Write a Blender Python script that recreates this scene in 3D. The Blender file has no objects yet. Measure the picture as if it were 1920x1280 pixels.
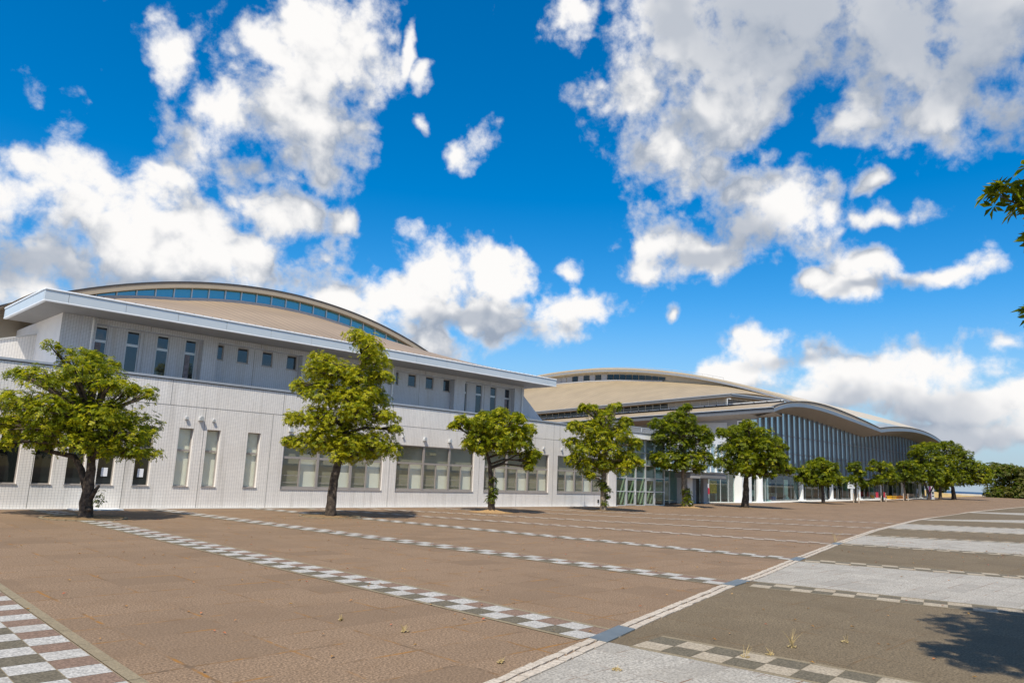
import bpy, math, random
import numpy as np
from mathutils import Vector, Matrix, Euler

random.seed(7)
rng = np.random.default_rng(11)
scene = bpy.context.scene
COL = scene.collection

# ------------------------------------------------------------------ camera
cam_d = bpy.data.cameras.new('camera')
cam_d.sensor_width = 36.0
cam_d.lens = 1391.0 / 1920.0 * 36.0
cam_d.clip_start = 0.1
cam_d.clip_end = 30000.0
cam = bpy.data.objects.new('camera', cam_d)
COL.objects.link(cam)
cam.matrix_world = Matrix(((0.693972, -0.153081, -0.70354, 0.0),
                           (-0.71887, -0.092542, -0.688957, 0.0),
                           (0.040359, 0.983871, -0.174267, 2.3),
                           (0, 0, 0, 1)))
scene.camera = cam
CAM_RIGHT = Vector((0.699663, -0.714473, 0.0))
CAM_FWD = Vector((0.714473, 0.699663, 0.0))

# ------------------------------------------------------------------ light, sky, exposure
SUN_TRAVEL = Vector((0.55, 0.32, -1.0)).normalized()
TO_SUN = -SUN_TRAVEL
sun_d = bpy.data.lights.new('sun', 'SUN')
sun_d.energy = 5.0
sun_d.angle = math.radians(0.53)
sun_d.color = (1.0, 0.925, 0.79)
sun = bpy.data.objects.new('sun', sun_d)
COL.objects.link(sun)
sun.rotation_euler = SUN_TRAVEL.to_track_quat('-Z', 'Y').to_euler()
scene.view_settings.view_transform = 'Standard'
scene.view_settings.look = 'None'
scene.view_settings.exposure = 0.2
scene.view_settings.gamma = 1.0
scene.view_settings.use_curve_mapping = False
scene.cycles.max_bounces = 8
scene.cycles.transparent_max_bounces = 12
scene.cycles.use_denoising = True

# cloud banks: direction in the sky (x, y, z), half width and half height in radians
CLOUDS = [
    (0.402, 0.776, 0.485, 0.058, 0.042), (0.403, 0.807, 0.433, 0.062, 0.046), (0.458, 0.784, 0.419, 0.052, 0.04), (0.377, 0.832, 0.406, 0.056, 0.037),
    (0.342, 0.864, 0.371, 0.056, 0.031), (0.31, 0.888, 0.34, 0.036, 0.022), (0.363, 0.862, 0.354, 0.062, 0.025), (0.383, 0.752, 0.537, 0.038, 0.012),
    (0.282, 0.843, 0.459, 0.028, 0.019), (0.546, 0.714, 0.439, 0.012, 0.011), (0.595, 0.694, 0.405, 0.024, 0.021), (0.528, 0.688, 0.498, 0.013, 0.015),
    (0.183, 0.941, 0.286, 0.062, 0.043), (0.235, 0.934, 0.268, 0.076, 0.038), (0.336, 0.901, 0.276, 0.068, 0.044), (0.42, 0.854, 0.307, 0.064, 0.028),
    (0.208, 0.953, 0.22, 0.104, 0.04), (0.322, 0.917, 0.235, 0.123, 0.043), (0.421, 0.872, 0.251, 0.065, 0.032), (0.508, 0.802, 0.313, 0.024, 0.015),
    (0.204, 0.962, 0.183, 0.091, 0.028), (0.615, 0.747, 0.253, 0.088, 0.041), (0.683, 0.684, 0.258, 0.075, 0.034), (0.555, 0.803, 0.219, 0.087, 0.044),
    (0.667, 0.716, 0.208, 0.129, 0.037), (0.744, 0.631, 0.222, 0.058, 0.028), (0.62, 0.767, 0.169, 0.079, 0.025), (0.738, 0.618, 0.271, 0.021, 0.016),
    (0.295, 0.934, 0.199, 0.121, 0.036), (0.739, 0.441, 0.51, 0.1, 0.059), (0.77, 0.359, 0.527, 0.137, 0.051), (0.712, 0.501, 0.492, 0.054, 0.042),
    (0.783, 0.422, 0.458, 0.102, 0.039), (0.849, 0.227, 0.477, 0.119, 0.054), (0.859, 0.151, 0.49, 0.072, 0.061), (0.762, 0.494, 0.418, 0.043, 0.028),
    (0.891, 0.199, 0.408, 0.081, 0.032), (0.828, 0.433, 0.356, 0.068, 0.04), (0.805, 0.512, 0.301, 0.059, 0.034), (0.863, 0.379, 0.333, 0.066, 0.039),
    (0.808, 0.444, 0.388, 0.037, 0.024), (0.802, 0.534, 0.268, 0.05, 0.019), (0.829, 0.479, 0.287, 0.068, 0.025), (0.849, 0.422, 0.317, 0.079, 0.031),
    (0.912, 0.265, 0.314, 0.051, 0.014), (0.893, 0.275, 0.358, 0.029, 0.01), (0.919, 0.294, 0.262, 0.055, 0.021), (0.911, 0.335, 0.24, 0.041, 0.015),
    (0.94, 0.236, 0.248, 0.05, 0.013), (0.899, 0.36, 0.251, 0.024, 0.016), (0.83, 0.514, 0.218, 0.011, 0.008), (0.635, 0.527, 0.565, 0.03, 0.012),
    (0.901, 0.401, 0.164, 0.074, 0.024), (0.938, 0.318, 0.136, 0.11, 0.029), (0.962, 0.231, 0.146, 0.093, 0.034), (0.971, 0.173, 0.167, 0.042, 0.021),
    (0.929, 0.353, 0.111, 0.151, 0.023), (0.969, 0.224, 0.103, 0.111, 0.031), (0.964, 0.258, 0.066, 0.143, 0.014), (0.89, 0.416, 0.185, 0.034, 0.014),
    (0.469, 0.85, 0.24, 0.076, 0.041), (0.521, 0.826, 0.216, 0.063, 0.035), (0.885, 0.443, 0.145, 0.062, 0.021), (0.871, 0.473, 0.134, 0.041, 0.015),
    (0.431, 0.763, 0.482, 0.077, 0.055), (0.362, 0.784, 0.504, 0.025, 0.017), (0.502, 0.687, 0.525, 0.008, 0.017),
]


def nd(nt, typ, loc=None, **kw):
    n = nt.nodes.new(typ)
    for k, v in kw.items():
        setattr(n, k, v)
    return n

def mth(nt, op, a, b=None, c=None, clamp=False):
    n = nt.nodes.new('ShaderNodeMath')
    n.operation = op
    n.use_clamp = clamp
    for i, v in enumerate((a, b, c)):
        if v is None:
            continue
        if isinstance(v, (int, float)):
            n.inputs[i].default_value = v
        else:
            nt.links.new(v, n.inputs[i])
    return n.outputs[0]

def vmth(nt, op, a, b=None, out=0):
    n = nt.nodes.new('ShaderNodeVectorMath')
    n.operation = op
    for i, v in enumerate((a, b)):
        if v is None:
            continue
        if isinstance(v, (tuple, list, Vector)):
            n.inputs[i].default_value = v
        else:
            nt.links.new(v, n.inputs[i])
    return n.outputs[out]

def noise(nt, vec, scale, detail=3.0, rough=0.5, out=0):
    n = nt.nodes.new('ShaderNodeTexNoise')
    n.inputs['Scale'].default_value = scale
    n.inputs['Detail'].default_value = detail
    n.inputs['Roughness'].default_value = rough
    if vec is not None:
        nt.links.new(vec, n.inputs['Vector'])
    return n.outputs[out]

def mrange(nt, v, a, b, c=0.0, d=1.0, smooth=False):
    n = nt.nodes.new('ShaderNodeMapRange')
    if smooth:
        n.interpolation_type = 'SMOOTHSTEP'
    nt.links.new(v, n.inputs[0])
    for i, x in enumerate((a, b, c, d)):
        n.inputs[i + 1].default_value = x
    return n.outputs[0]

def mixc(nt, f, a, b, blend='MIX'):
    n = nt.nodes.new('ShaderNodeMix')
    n.data_type = 'RGBA'
    n.blend_type = blend
    for sock, v in ((n.inputs[0], f), (n.inputs[6], a), (n.inputs[7], b)):
        if isinstance(v, (int, float)):
            sock.default_value = v
        elif isinstance(v, (tuple, list)):
            sock.default_value = (*v[:3], 1.0)
        else:
            nt.links.new(v, sock)
    return n.outputs[2]

def cloud_group():
    g = bpy.data.node_groups.new('cloud_density', 'ShaderNodeTree')
    g.interface.new_socket('Vector', in_out='INPUT', socket_type='NodeSocketVector')
    g.interface.new_socket('Density', in_out='OUTPUT', socket_type='NodeSocketFloat')
    gi = g.nodes.new('NodeGroupInput')
    go = g.nodes.new('NodeGroupOutput')
    v = gi.outputs[0]
    w = noise(g, v, 9.0, 3.0, 0.55, out=1)
    w = vmth(g, 'SUBTRACT', w, (0.5, 0.5, 0.5))
    sc = g.nodes.new('ShaderNodeVectorMath')
    sc.operation = 'SCALE'
    g.links.new(w, sc.inputs[0])
    sc.inputs['Scale'].default_value = 0.055
    vv = vmth(g, 'ADD', v, sc.outputs[0])
    acc = None
    for (x, y, z, a, b) in CLOUDS:
        n = Vector((x, y, z)).normalized()
        e1 = n.cross(Vector((0, 0, 1))).normalized()
        e2 = e1.cross(n)
        R = Matrix((e1, e2, n)).transposed()
        e = R.to_euler('XYZ')
        mp = g.nodes.new('ShaderNodeMapping')
        mp.vector_type = 'TEXTURE'
        g.links.new(vv, mp.inputs['Vector'])
        mp.inputs['Location'].default_value = n
        mp.inputs['Rotation'].default_value = e
        mp.inputs['Scale'].default_value = (a, b, 0.6)
        ln = vmth(g, 'LENGTH', mp.outputs[0], out=1)
        if acc is None:
            acc = ln
        else:
            acc = mth(g, 'SMOOTH_MIN', acc, ln, 0.24)
    base = mth(g, 'SUBTRACT', 0.90, acc)
    base = mth(g, 'MINIMUM', mth(g, 'MAXIMUM', base, -1.0), 0.8)
    # clouds elsewhere in the sky (behind and above the viewer): broken cumulus
    f1 = noise(g, vv, 15.0, 9.0, 0.57)
    f2 = noise(g, vv, 5.0, 2.0, 0.5)
    f = mth(g, 'SUBTRACT', f1, 0.5)
    f = mth(g, 'MULTIPLY', f, 2.5)
    # billows: rounded cauliflower lumps
    vo = g.nodes.new('ShaderNodeTexVoronoi')
    vo.feature = 'F1'
    vo.normalize = True
    vo.inputs['Scale'].default_value = 11.0
    vo.inputs['Detail'].default_value = 2.0
    vo.inputs['Roughness'].default_value = 0.55
    vo.inputs['Lacunarity'].default_value = 2.3
    g.links.new(vv, vo.inputs['Vector'])
    f = mth(g, 'ADD', f, mth(g, 'MULTIPLY_ADD', vo.outputs['Distance'], -3.0, 0.93))
    fwd = vmth(g, 'DOT_PRODUCT', v, tuple(CAM_FWD), out=1)
    back = mrange(g, fwd, 0.25, -0.05)
    extra = mth(g, 'MULTIPLY_ADD', f2, 5.0, -2.75)
    basem = mth(g, 'MAXIMUM', base, mth(g, 'MULTIPLY_ADD', back, mth(g, 'ADD', extra, 1.0), -1.0))
    dens = mth(g, 'ADD', basem, f)
    g.links.new(dens, go.inputs[0])
    return g

world = bpy.data.worlds.new('World')
scene.world = world
world.use_nodes = True
wt = world.node_tree
for n in list(wt.nodes):
    wt.nodes.remove(n)
sky = wt.nodes.new('ShaderNodeTexSky')
sky.sky_type = 'NISHITA'
sky.sun_disc = False
sky.sun_elevation = math.asin(TO_SUN.z)
sky.sun_rotation = math.atan2(TO_SUN.x, TO_SUN.y)
sky.altitude = 0
sky.air_density = 1.0
sky.dust_density = 0.15
sky.ozone_density = 3.0
hs = wt.nodes.new('ShaderNodeHueSaturation')
hs.inputs['Saturation'].default_value = 1.5
hs.inputs['Value'].default_value = 1.0
wt.links.new(sky.outputs[0], hs.inputs['Color'])
tc = wt.nodes.new('ShaderNodeTexCoord')
dirv = tc.outputs['Generated']
sepd = wt.nodes.new('ShaderNodeSeparateXYZ')
wt.links.new(dirv, sepd.inputs[0])
hz = mrange(wt, sepd.outputs[2], 0.24, -0.02, smooth=True)
hazed = mixc(wt, mth(wt, 'MULTIPLY', hz, 0.9), hs.outputs[0], (2.1, 2.95, 4.1))
bg_sky = wt.nodes.new('ShaderNodeBackground')
bg_sky.inputs['Strength'].default_value = 0.135
wt.links.new(hazed, bg_sky.inputs['Color'])
grp = cloud_group()
g1 = wt.nodes.new('ShaderNodeGroup'); g1.node_tree = grp
g2 = wt.nodes.new('ShaderNodeGroup'); g2.node_tree = grp
wt.links.new(dirv, g1.inputs[0])
ofs = vmth(wt, 'ADD', dirv, tuple((TO_SUN * 0.5 + Vector((0, 0, 0.5))).normalized() * 0.075))
wt.links.new(ofs, g2.inputs[0])
d1, d2 = g1.outputs[0], g2.outputs[0]
wisp = mth(wt, 'MULTIPLY', mth(wt, 'SUBTRACT', noise(wt, dirv, 52.0, 7.0, 0.62), 0.5), 1.05)
alpha = mrange(wt, mth(wt, 'ADD', d1, wisp), -0.34, 0.56, smooth=True)
diff = mth(wt, 'SUBTRACT', d1, d2)
lit = mrange(wt, diff, -0.70, 0.85, smooth=True)
# thick grey undersides of some cloud banks
SHADE = [(0.779, 0.33, 0.533, 0.175, 0.062), (0.848, 0.199, 0.492, 0.13, 0.065), (0.715, 0.441, 0.542, 0.065, 0.032), (0.849, 0.422, 0.317, 0.075, 0.031), (0.833, 0.481, 0.274, 0.076, 0.019), (0.947, 0.31, 0.088, 0.18, 0.029), (0.972, 0.227, 0.067, 0.135, 0.031), (0.202, 0.96, 0.195, 0.102, 0.03), (0.328, 0.923, 0.2, 0.097, 0.023), (0.924, 0.296, 0.24, 0.058, 0.01), (0.671, 0.718, 0.183, 0.122, 0.02), (0.907, 0.397, 0.144, 0.061, 0.015), (0.905, 0.151, 0.398, 0.035, 0.035), (0.77, 0.459, 0.443, 0.04, 0.02), (0.395, 0.844, 0.363, 0.06, 0.012)]
acc = None
wv = vmth(wt, 'SUBTRACT', noise(wt, dirv, 7.0, 4.0, 0.55, out=1), (0.5, 0.5, 0.5))
wsc = wt.nodes.new('ShaderNodeVectorMath'); wsc.operation = 'SCALE'
wsc.inputs['Scale'].default_value = 0.12
wt.links.new(wv, wsc.inputs[0])
sv = vmth(wt, 'ADD', dirv, wsc.outputs[0])
for (x, y, z, a, b) in SHADE:
    n = Vector((x, y, z)).normalized()
    e1 = n.cross(Vector((0, 0, 1))).normalized()
    mp = wt.nodes.new('ShaderNodeMapping')
    mp.vector_type = 'TEXTURE'
    wt.links.new(sv, mp.inputs['Vector'])
    mp.inputs['Location'].default_value = n
    mp.inputs['Rotation'].default_value = Matrix((e1, e1.cross(n), n)).transposed().to_euler('XYZ')
    mp.inputs['Scale'].default_value = (a, b, 0.6)
    ln = vmth(wt, 'LENGTH', mp.outputs[0], out=1)
    acc = ln if acc is None else mth(wt, 'SMOOTH_MIN', acc, ln, 0.3)
grey = mrange(wt, acc, 1.15, 0.25, smooth=True)
thin = mrange(wt, d1, 0.55, 0.0)
lit = mth(wt, 'MAXIMUM', lit, mth(wt, 'MULTIPLY', thin, 0.65))
lit = mth(wt, 'MULTIPLY', lit, mth(wt, 'MULTIPLY_ADD', grey, -0.72, 1.0))
ccol = mixc(wt, lit, (0.34, 0.40, 0.50), (1.0, 0.985, 0.97))
bg_c = wt.nodes.new('ShaderNodeBackground')
wt.links.new(ccol, bg_c.inputs['Color'])
bg_c.inputs['Strength'].default_value = 0.86
mxs = wt.nodes.new('ShaderNodeMixShader')
wt.links.new(alpha, mxs.inputs[0])
wt.links.new(bg_sky.outputs[0], mxs.inputs[1])
wt.links.new(bg_c.outputs[0], mxs.inputs[2])
wo = wt.nodes.new('ShaderNodeOutputWorld')
wt.links.new(mxs.outputs[0], wo.inputs[0])

# ------------------------------------------------------------------ materials
def new_mat(name):
    m = bpy.data.materials.new(name)
    m.use_nodes = True
    nt = m.node_tree
    b = nt.nodes['Principled BSDF']
    return m, nt, b

def setc(b, c, rough=0.6, spec=0.3, metal=0.0):
    b.inputs['Base Color'].default_value = (*c, 1.0)
    b.inputs['Roughness'].default_value = rough
    b.inputs['Specular IOR Level'].default_value = spec
    b.inputs['Metallic'].default_value = metal

def wpos(nt):
    return nt.nodes.new('ShaderNodeNewGeometry').outputs['Position']

def plain(name, c, rough=0.6, spec=0.3, metal=0.0, var=0.10, scale=1.5, bump=0.0):
    m, nt, b = new_mat(name)
    setc(b, c, rough, spec, metal)
    p = wpos(nt)
    f = noise(nt, p, scale, 5.0, 0.6)
    lo = tuple(max(0, x * (1 - var)) for x in c)
    hi = tuple(x * (1 + var) for x in c)
    f = mrange(nt, f, 0.3, 0.7)
    nt.links.new(mixc(nt, f, lo, hi), b.inputs['Base Color'])
    if bump:
        bn = nt.nodes.new('ShaderNodeBump')
        bn.inputs['Strength'].default_value = bump
        nt.links.new(noise(nt, p, scale * 20, 3.0), bn.inputs['Height'])
        nt.links.new(bn.outputs[0], b.inputs['Normal'])
    return m

def grid_line(nt, coord, pitch, width):
    """1 on a joint, 0 on the tile, for a coordinate in metres"""
    fr = mth(nt, 'FRACT', mth(nt, 'DIVIDE', coord, pitch))
    return mth(nt, 'LESS_THAN', fr, width / pitch)

def tile_wall(name, c, joint, pw=0.122, ph=0.066, jw=0.013):
    m, nt, b = new_mat(name)
    setc(b, c, 0.35, 0.45)
    p = wpos(nt)
    s = nt.nodes.new('ShaderNodeSeparateXYZ')
    nt.links.new(p, s.inputs[0])
    hcoord = mth(nt, 'ADD', s.outputs[0], s.outputs[1])
    l = mth(nt, 'MAXIMUM', grid_line(nt, hcoord, pw, jw), grid_line(nt, s.outputs[2], ph, jw * 0.8))
    tint = noise(nt, p, 0.8, 4.0)
    tile = mixc(nt, mrange(nt, tint, 0.3, 0.7), tuple(x * 0.93 for x in c), tuple(min(1, x * 1.04) for x in c))
    # individual tile variation
    cx = mth(nt, 'FLOOR', mth(nt, 'DIVIDE', hcoord, pw))
    cz = mth(nt, 'FLOOR', mth(nt, 'DIVIDE', s.outputs[2], ph))
    cmb = nt.nodes.new('ShaderNodeCombineXYZ')
    nt.links.new(cx, cmb.inputs[0]); nt.links.new(cz, cmb.inputs[1])
    wn = nt.nodes.new('ShaderNodeTexWhiteNoise')
    nt.links.new(cmb.outputs[0], wn.inputs['Vector'])
    tile = mixc(nt, mth(nt, 'MULTIPLY', wn.outputs[0], 0.16), tile, tuple(x * 0.6 for x in c))
    col = mixc(nt, l, tile, joint)
    # rain streaks running down the wall
    mp = nt.nodes.new('ShaderNodeMapping')
    mp.inputs['Scale'].default_value = (2.6, 2.6, 0.16)
    nt.links.new(p, mp.inputs[0])
    st = mrange(nt, noise(nt, mp.outputs[0], 1.0, 6.0, 0.65), 0.52, 0.78)
    col = mixc(nt, mth(nt, 'MULTIPLY', st, 0.55), col, (0.36, 0.32, 0.27))
    nt.links.new(col, b.inputs['Base Color'])
    bn = nt.nodes.new('ShaderNodeBump')
    bn.inputs['Strength'].default_value = 0.25
    bn.inputs['Distance'].default_value = 0.004
    nt.links.new(mth(nt, 'SUBTRACT', 1.0, l), bn.inputs['Height'])
    nt.links.new(bn.outputs[0], b.inputs['Normal'])
    return m

def seam_roof(name, c, axis, pitch=0.42):
    m, nt, b = new_mat(name)
    setc(b, c, 0.5, 0.35)
    p = wpos(nt)
    s = nt.nodes.new('ShaderNodeSeparateXYZ')
    nt.links.new(p, s.inputs[0])
    l = grid_line(nt, s.outputs[axis], pitch, 0.10)
    f = mrange(nt, noise(nt, p, 0.35, 5.0), 0.3, 0.7)
    base = mixc(nt, f, tuple(x * 0.88 for x in c), tuple(x * 1.08 for x in c))
    nt.links.new(mixc(nt, mth(nt, 'MULTIPLY', l, 0.75), base, tuple(x * 0.45 for x in c)), b.inputs['Base Color'])
    bn = nt.nodes.new('ShaderNodeBump')
    bn.inputs['Strength'].default_value = 0.6
    bn.inputs['Distance'].default_value = 0.04
    nt.links.new(l, bn.inputs['Height'])
    nt.links.new(bn.outputs[0], b.inputs['Normal'])
    return m

def thin_glass(name, tint=(0.8, 0.9, 0.87), refl=0.12, rcol=(0.95, 0.98, 1.0)):
    m = bpy.data.materials.new(name)
    m.use_nodes = True
    nt = m.node_tree
    for n in list(nt.nodes):
        nt.nodes.remove(n)
    out = nt.nodes.new('ShaderNodeOutputMaterial')
    tr = nt.nodes.new('ShaderNodeBsdfTransparent')
    tr.inputs[0].default_value = (*tint, 1)
    gl = nt.nodes.new('ShaderNodeBsdfGlossy')
    gl.inputs['Roughness'].default_value = 0.02
    gl.inputs[0].default_value = (*rcol, 1)
    lw = nt.nodes.new('ShaderNodeLayerWeight')
    lw.inputs[0].default_value = 0.5
    f = mth(nt, 'MULTIPLY_ADD', mth(nt, 'POWER', lw.outputs['Facing'], 4.0), 0.55, refl, clamp=True)
    bf = nt.nodes.new('ShaderNodeNewGeometry').outputs['Backfacing']
    f = mth(nt, 'MULTIPLY', f, mth(nt, 'SUBTRACT', 1.0, bf))
    nt.links.new(mixc(nt, bf, tint, (1, 1, 1)), tr.inputs[0])
    mx = nt.nodes.new('ShaderNodeMixShader')
    nt.links.new(f, mx.inputs[0])
    nt.links.new(tr.outputs[0], mx.inputs[1])
    nt.links.new(gl.outputs[0], mx.inputs[2])
    nt.links.new(mx.outputs[0], out.inputs[0])
    return m

def dark_glass(name, c, refl=0.3, rcol=(0.85, 0.93, 1.0), rough=0.03, wav=0.0):
    m = bpy.data.materials.new(name)
    m.use_nodes = True
    nt = m.node_tree
    for n in list(nt.nodes):
        nt.nodes.remove(n)
    out = nt.nodes.new('ShaderNodeOutputMaterial')
    df = nt.nodes.new('ShaderNodeBsdfDiffuse')
    df.inputs[0].default_value = (*c, 1)
    gl = nt.nodes.new('ShaderNodeBsdfGlossy')
    gl.inputs['Roughness'].default_value = rough
    gl.inputs[0].default_value = (*rcol, 1)
    if wav:
        bn = nt.nodes.new('ShaderNodeBump')
        bn.inputs['Strength'].default_value = wav
        bn.inputs['Distance'].default_value = 0.02
        nt.links.new(noise(nt, wpos(nt), 0.9, 2.0), bn.inputs['Height'])
        nt.links.new(bn.outputs[0], gl.inputs['Normal'])
    mx = nt.nodes.new('ShaderNodeMixShader')
    mx.inputs[0].default_value = refl
    nt.links.new(df.outputs[0], mx.inputs[1])
    nt.links.new(gl.outputs[0], mx.inputs[2])
    nt.links.new(mx.outputs[0], out.inputs[0])
    return m

def stone(name, c, speck=0.25, scale=60.0, patch=0.12, joints=None, jcol=(0.20, 0.13, 0.06), jamt=0.8, rough=0.85):
    """speckled paving; joints = (pitch_x, pitch_y, width): broken mossy joints between slabs"""
    m, nt, b = new_mat(name)
    setc(b, c, rough, 0.2)
    p = wpos(nt)
    f = mrange(nt, noise(nt, p, scale, 2.0, 0.7), 0.35, 0.65)
    f3 = mrange(nt, noise(nt, p, scale * 0.22, 3.0, 0.7), 0.3, 0.7)
    f2 = mrange(nt, noise(nt, p, 0.22, 6.0, 0.6), 0.3, 0.7)
    col = mixc(nt, f, tuple(x * (1 - speck) for x in c), tuple(min(1, x * (1 + speck)) for x in c))
    col = mixc(nt, mth(nt, 'MULTIPLY', f3, 0.38), col, tuple(x * 0.7 for x in c))
    col = mixc(nt, mth(nt, 'MULTIPLY', f2, patch * 2.5), col, tuple(x * 0.72 for x in c))
    f4 = mrange(nt, noise(nt, p, 1.1, 7.0, 0.7), 0.50, 0.72)
    col = mixc(nt, mth(nt, 'MULTIPLY', f4, patch * 2.2), col, (c[0] * 0.62, c[1] * 0.56, c[2] * 0.48))
    hgt = f
    if joints:
        px, py, w = joints
        s = nt.nodes.new('ShaderNodeSeparateXYZ')
        wob = noise(nt, p, 2.5, 2.0, 0.5, out=1)
        wob = vmth(nt, 'SUBTRACT', wob, (0.5, 0.5, 0.5))
        sc = nt.nodes.new('ShaderNodeVectorMath'); sc.operation = 'SCALE'
        sc.inputs['Scale'].default_value = 0.05
        nt.links.new(wob, sc.inputs[0])
        nt.links.new(vmth(nt, 'ADD', p, sc.outputs[0]), s.inputs[0])
        row = mth(nt, 'FLOOR', mth(nt, 'DIVIDE', s.outputs[1], py))
        cell = nt.nodes.new('ShaderNodeCombineXYZ')
        xs = s.outputs[0]
        nt.links.new(mth(nt, 'FLOOR', mth(nt, 'DIVIDE', xs, px)), cell.inputs[0])
        nt.links.new(row, cell.inputs[1])
        wn = nt.nodes.new('ShaderNodeTexWhiteNoise')
        nt.links.new(cell.outputs[0], wn.inputs['Vector'])
        col = mixc(nt, mth(nt, 'MULTIPLY', mth(nt, 'POWER', wn.outputs[0], 2.0), 0.5), col, tuple(x * 0.62 for x in c))
        l = mth(nt, 'MAXIMUM', grid_line(nt, xs, px, w), grid_line(nt, s.outputs[1], py, w))
        brk = mrange(nt, noise(nt, p, 0.9, 5.0, 0.7), 0.47, 0.58)
        jc = mixc(nt, mrange(nt, noise(nt, p, 1.7, 3.0), 0.4, 0.6), jcol, tuple(x * 0.5 for x in c))
        l2 = mth(nt, 'MULTIPLY', l, mth(nt, 'MULTIPLY_ADD', brk, jamt, 0.04), clamp=True)
        col = mixc(nt, l2, col, jc)
    nt.links.new(col, b.inputs['Base Color'])
    bn = nt.nodes.new('ShaderNodeBump')
    bn.inputs['Strength'].default_value = 0.35
    bn.inputs['Distance'].default_value = 0.006
    nt.links.new(hgt, bn.inputs['Height'])
    nt.links.new(bn.outputs[0], b.inputs['Normal'])
    return m

def leaf_mat(name, stops, trans=0.48):
    m = bpy.data.materials.new(name)
    m.use_nodes = True
    nt = m.node_tree
    b = nt.nodes['Principled BSDF']
    out = nt.nodes['Material Output']
    b.inputs['Roughness'].default_value = 0.42
    b.inputs['Specular IOR Level'].default_value = 0.18
    gm = nt.nodes.new('ShaderNodeNewGeometry')
    cr = nt.nodes.new('ShaderNodeValToRGB')
    els = cr.color_ramp.elements
    while len(els) < len(stops):
        els.new(0.5)
    for e, (pos, c) in zip(els, stops):
        e.position = pos
        e.color = (*c, 1)
    nt.links.new(gm.outputs['Random Per Island'], cr.inputs[0])
    nt.links.new(cr.outputs[0], b.inputs['Base Color'])
    tl = nt.nodes.new('ShaderNodeBsdfTranslucent')
    nt.links.new(mixc(nt, 1.0, cr.outputs[0], (1.3, 1.25, 0.6), 'MULTIPLY'), tl.inputs[0])
    mx = nt.nodes.new('ShaderNodeMixShader')
    mx.inputs[0].default_value = trans
    nt.links.new(b.outputs[0], mx.inputs[1])
    nt.links.new(tl.outputs[0], mx.inputs[2])
    nt.links.new(mx.outputs[0], out.inputs[0])
    return m

M = {}
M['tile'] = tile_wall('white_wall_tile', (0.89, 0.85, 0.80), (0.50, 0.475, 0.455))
M['tile_shaded'] = tile_wall('shaded_wall_tile', (0.60, 0.62, 0.655), (0.27, 0.28, 0.30))  # shaded copy of the wall tile: eave shade put into its bluish colour
M['render'] = plain('white_render', (0.80, 0.77, 0.74), 0.7, var=0.04)
M['joint'] = plain('wall_joint', (0.22, 0.21, 0.20), 0.9)
M['coping'] = plain('coping_metal', (0.40, 0.43, 0.47), 0.4, 0.5, 0.2, var=0.06)
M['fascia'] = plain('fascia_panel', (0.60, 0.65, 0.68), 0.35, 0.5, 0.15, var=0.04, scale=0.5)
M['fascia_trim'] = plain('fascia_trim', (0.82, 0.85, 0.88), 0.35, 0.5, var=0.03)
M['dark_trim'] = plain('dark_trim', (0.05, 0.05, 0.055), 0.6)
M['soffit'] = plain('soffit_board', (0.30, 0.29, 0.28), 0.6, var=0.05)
M['wave_metal'] = plain('wave_metal', (0.20, 0.235, 0.285), 0.4, 0.4, 0.2, var=0.06)
M['soffit_brown'] = plain('soffit_brown', (0.31, 0.265, 0.22), 0.7, var=0.07)
M['roof_y'] = seam_roof('tan_roof', (0.325, 0.240, 0.160), 0, 0.62)
M['roof_x'] = seam_roof('tan_roof_ribbed', (0.335, 0.262, 0.168), 1, 1.1)
M['roof_pale'] = plain('pale_roof', (0.47, 0.405, 0.31), 0.5, var=0.06)
M['tan_wall'] = plain('tan_panel', (0.40, 0.34, 0.26), 0.6, var=0.05)
M['teal'] = dark_glass('teal_glass', (0.05, 0.24, 0.29), 0.28, (0.6, 0.85, 1.0), 0.08, 0.1)
M['winglass'] = dark_glass('dark_window_glass', (0.02, 0.025, 0.035), 0.09, (0.9, 0.95, 1.0), 0.01, 0.05)
M['blackglass'] = dark_glass('black_window_glass', (0.012, 0.016, 0.016), 0.05)
M['pane'] = thin_glass('clear_pane', (0.93, 0.95, 0.92), 0.05)
M['green'] = thin_glass('green_glass', (0.62, 0.80, 0.74), 0.10)
M['skyglass'] = dark_glass('curtain_glass', (0.27, 0.36, 0.40), 0.42, (0.80, 0.92, 1.0), 0.02, 0.25)
M['blind'] = plain('roller_blind', (0.82, 0.82, 0.74), 0.8, var=0.05, scale=0.7)
M['curtain'] = plain('grey_curtain', (0.22, 0.20, 0.22), 0.9, var=0.3, scale=6.0)
M['bronze'] = plain('bronze_frame', (0.40, 0.36, 0.33), 0.4, 0.5, 0.3, var=0.05)
M['alu'] = plain('aluminium', (0.58, 0.60, 0.61), 0.35, 0.5, 0.4, var=0.05)
M['fin'] = plain('fin_metal', (0.21, 0.20, 0.205), 0.4, 0.5, 0.3, var=0.06)
M['white'] = plain('white_paint', (0.80, 0.81, 0.80), 0.5, var=0.03)
M['grey'] = plain('grey_panel', (0.25, 0.25, 0.26), 0.6, var=0.05)
M['ltgrey'] = plain('light_grey_panel', (0.42, 0.42, 0.43), 0.6, var=0.05)
M['door'] = plain('grey_door', (0.25, 0.29, 0.36), 0.45, var=0.06)
M['paper'] = plain('paper', (0.82, 0.84, 0.90), 0.9, var=0.02)
M['yellow'] = plain('yellow_board', (0.62, 0.33, 0.02), 0.6, var=0.05)
M['red'] = plain('red_paint', (0.55, 0.03, 0.06), 0.5, var=0.05)
M['pink'] = plain('pink_print', (0.72, 0.12, 0.28), 0.6, var=0.05)
M['black'] = plain('black_print', (0.02, 0.02, 0.02), 0.6)
M['blue'] = plain('blue_plastic', (0.05, 0.14, 0.45), 0.5)
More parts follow.
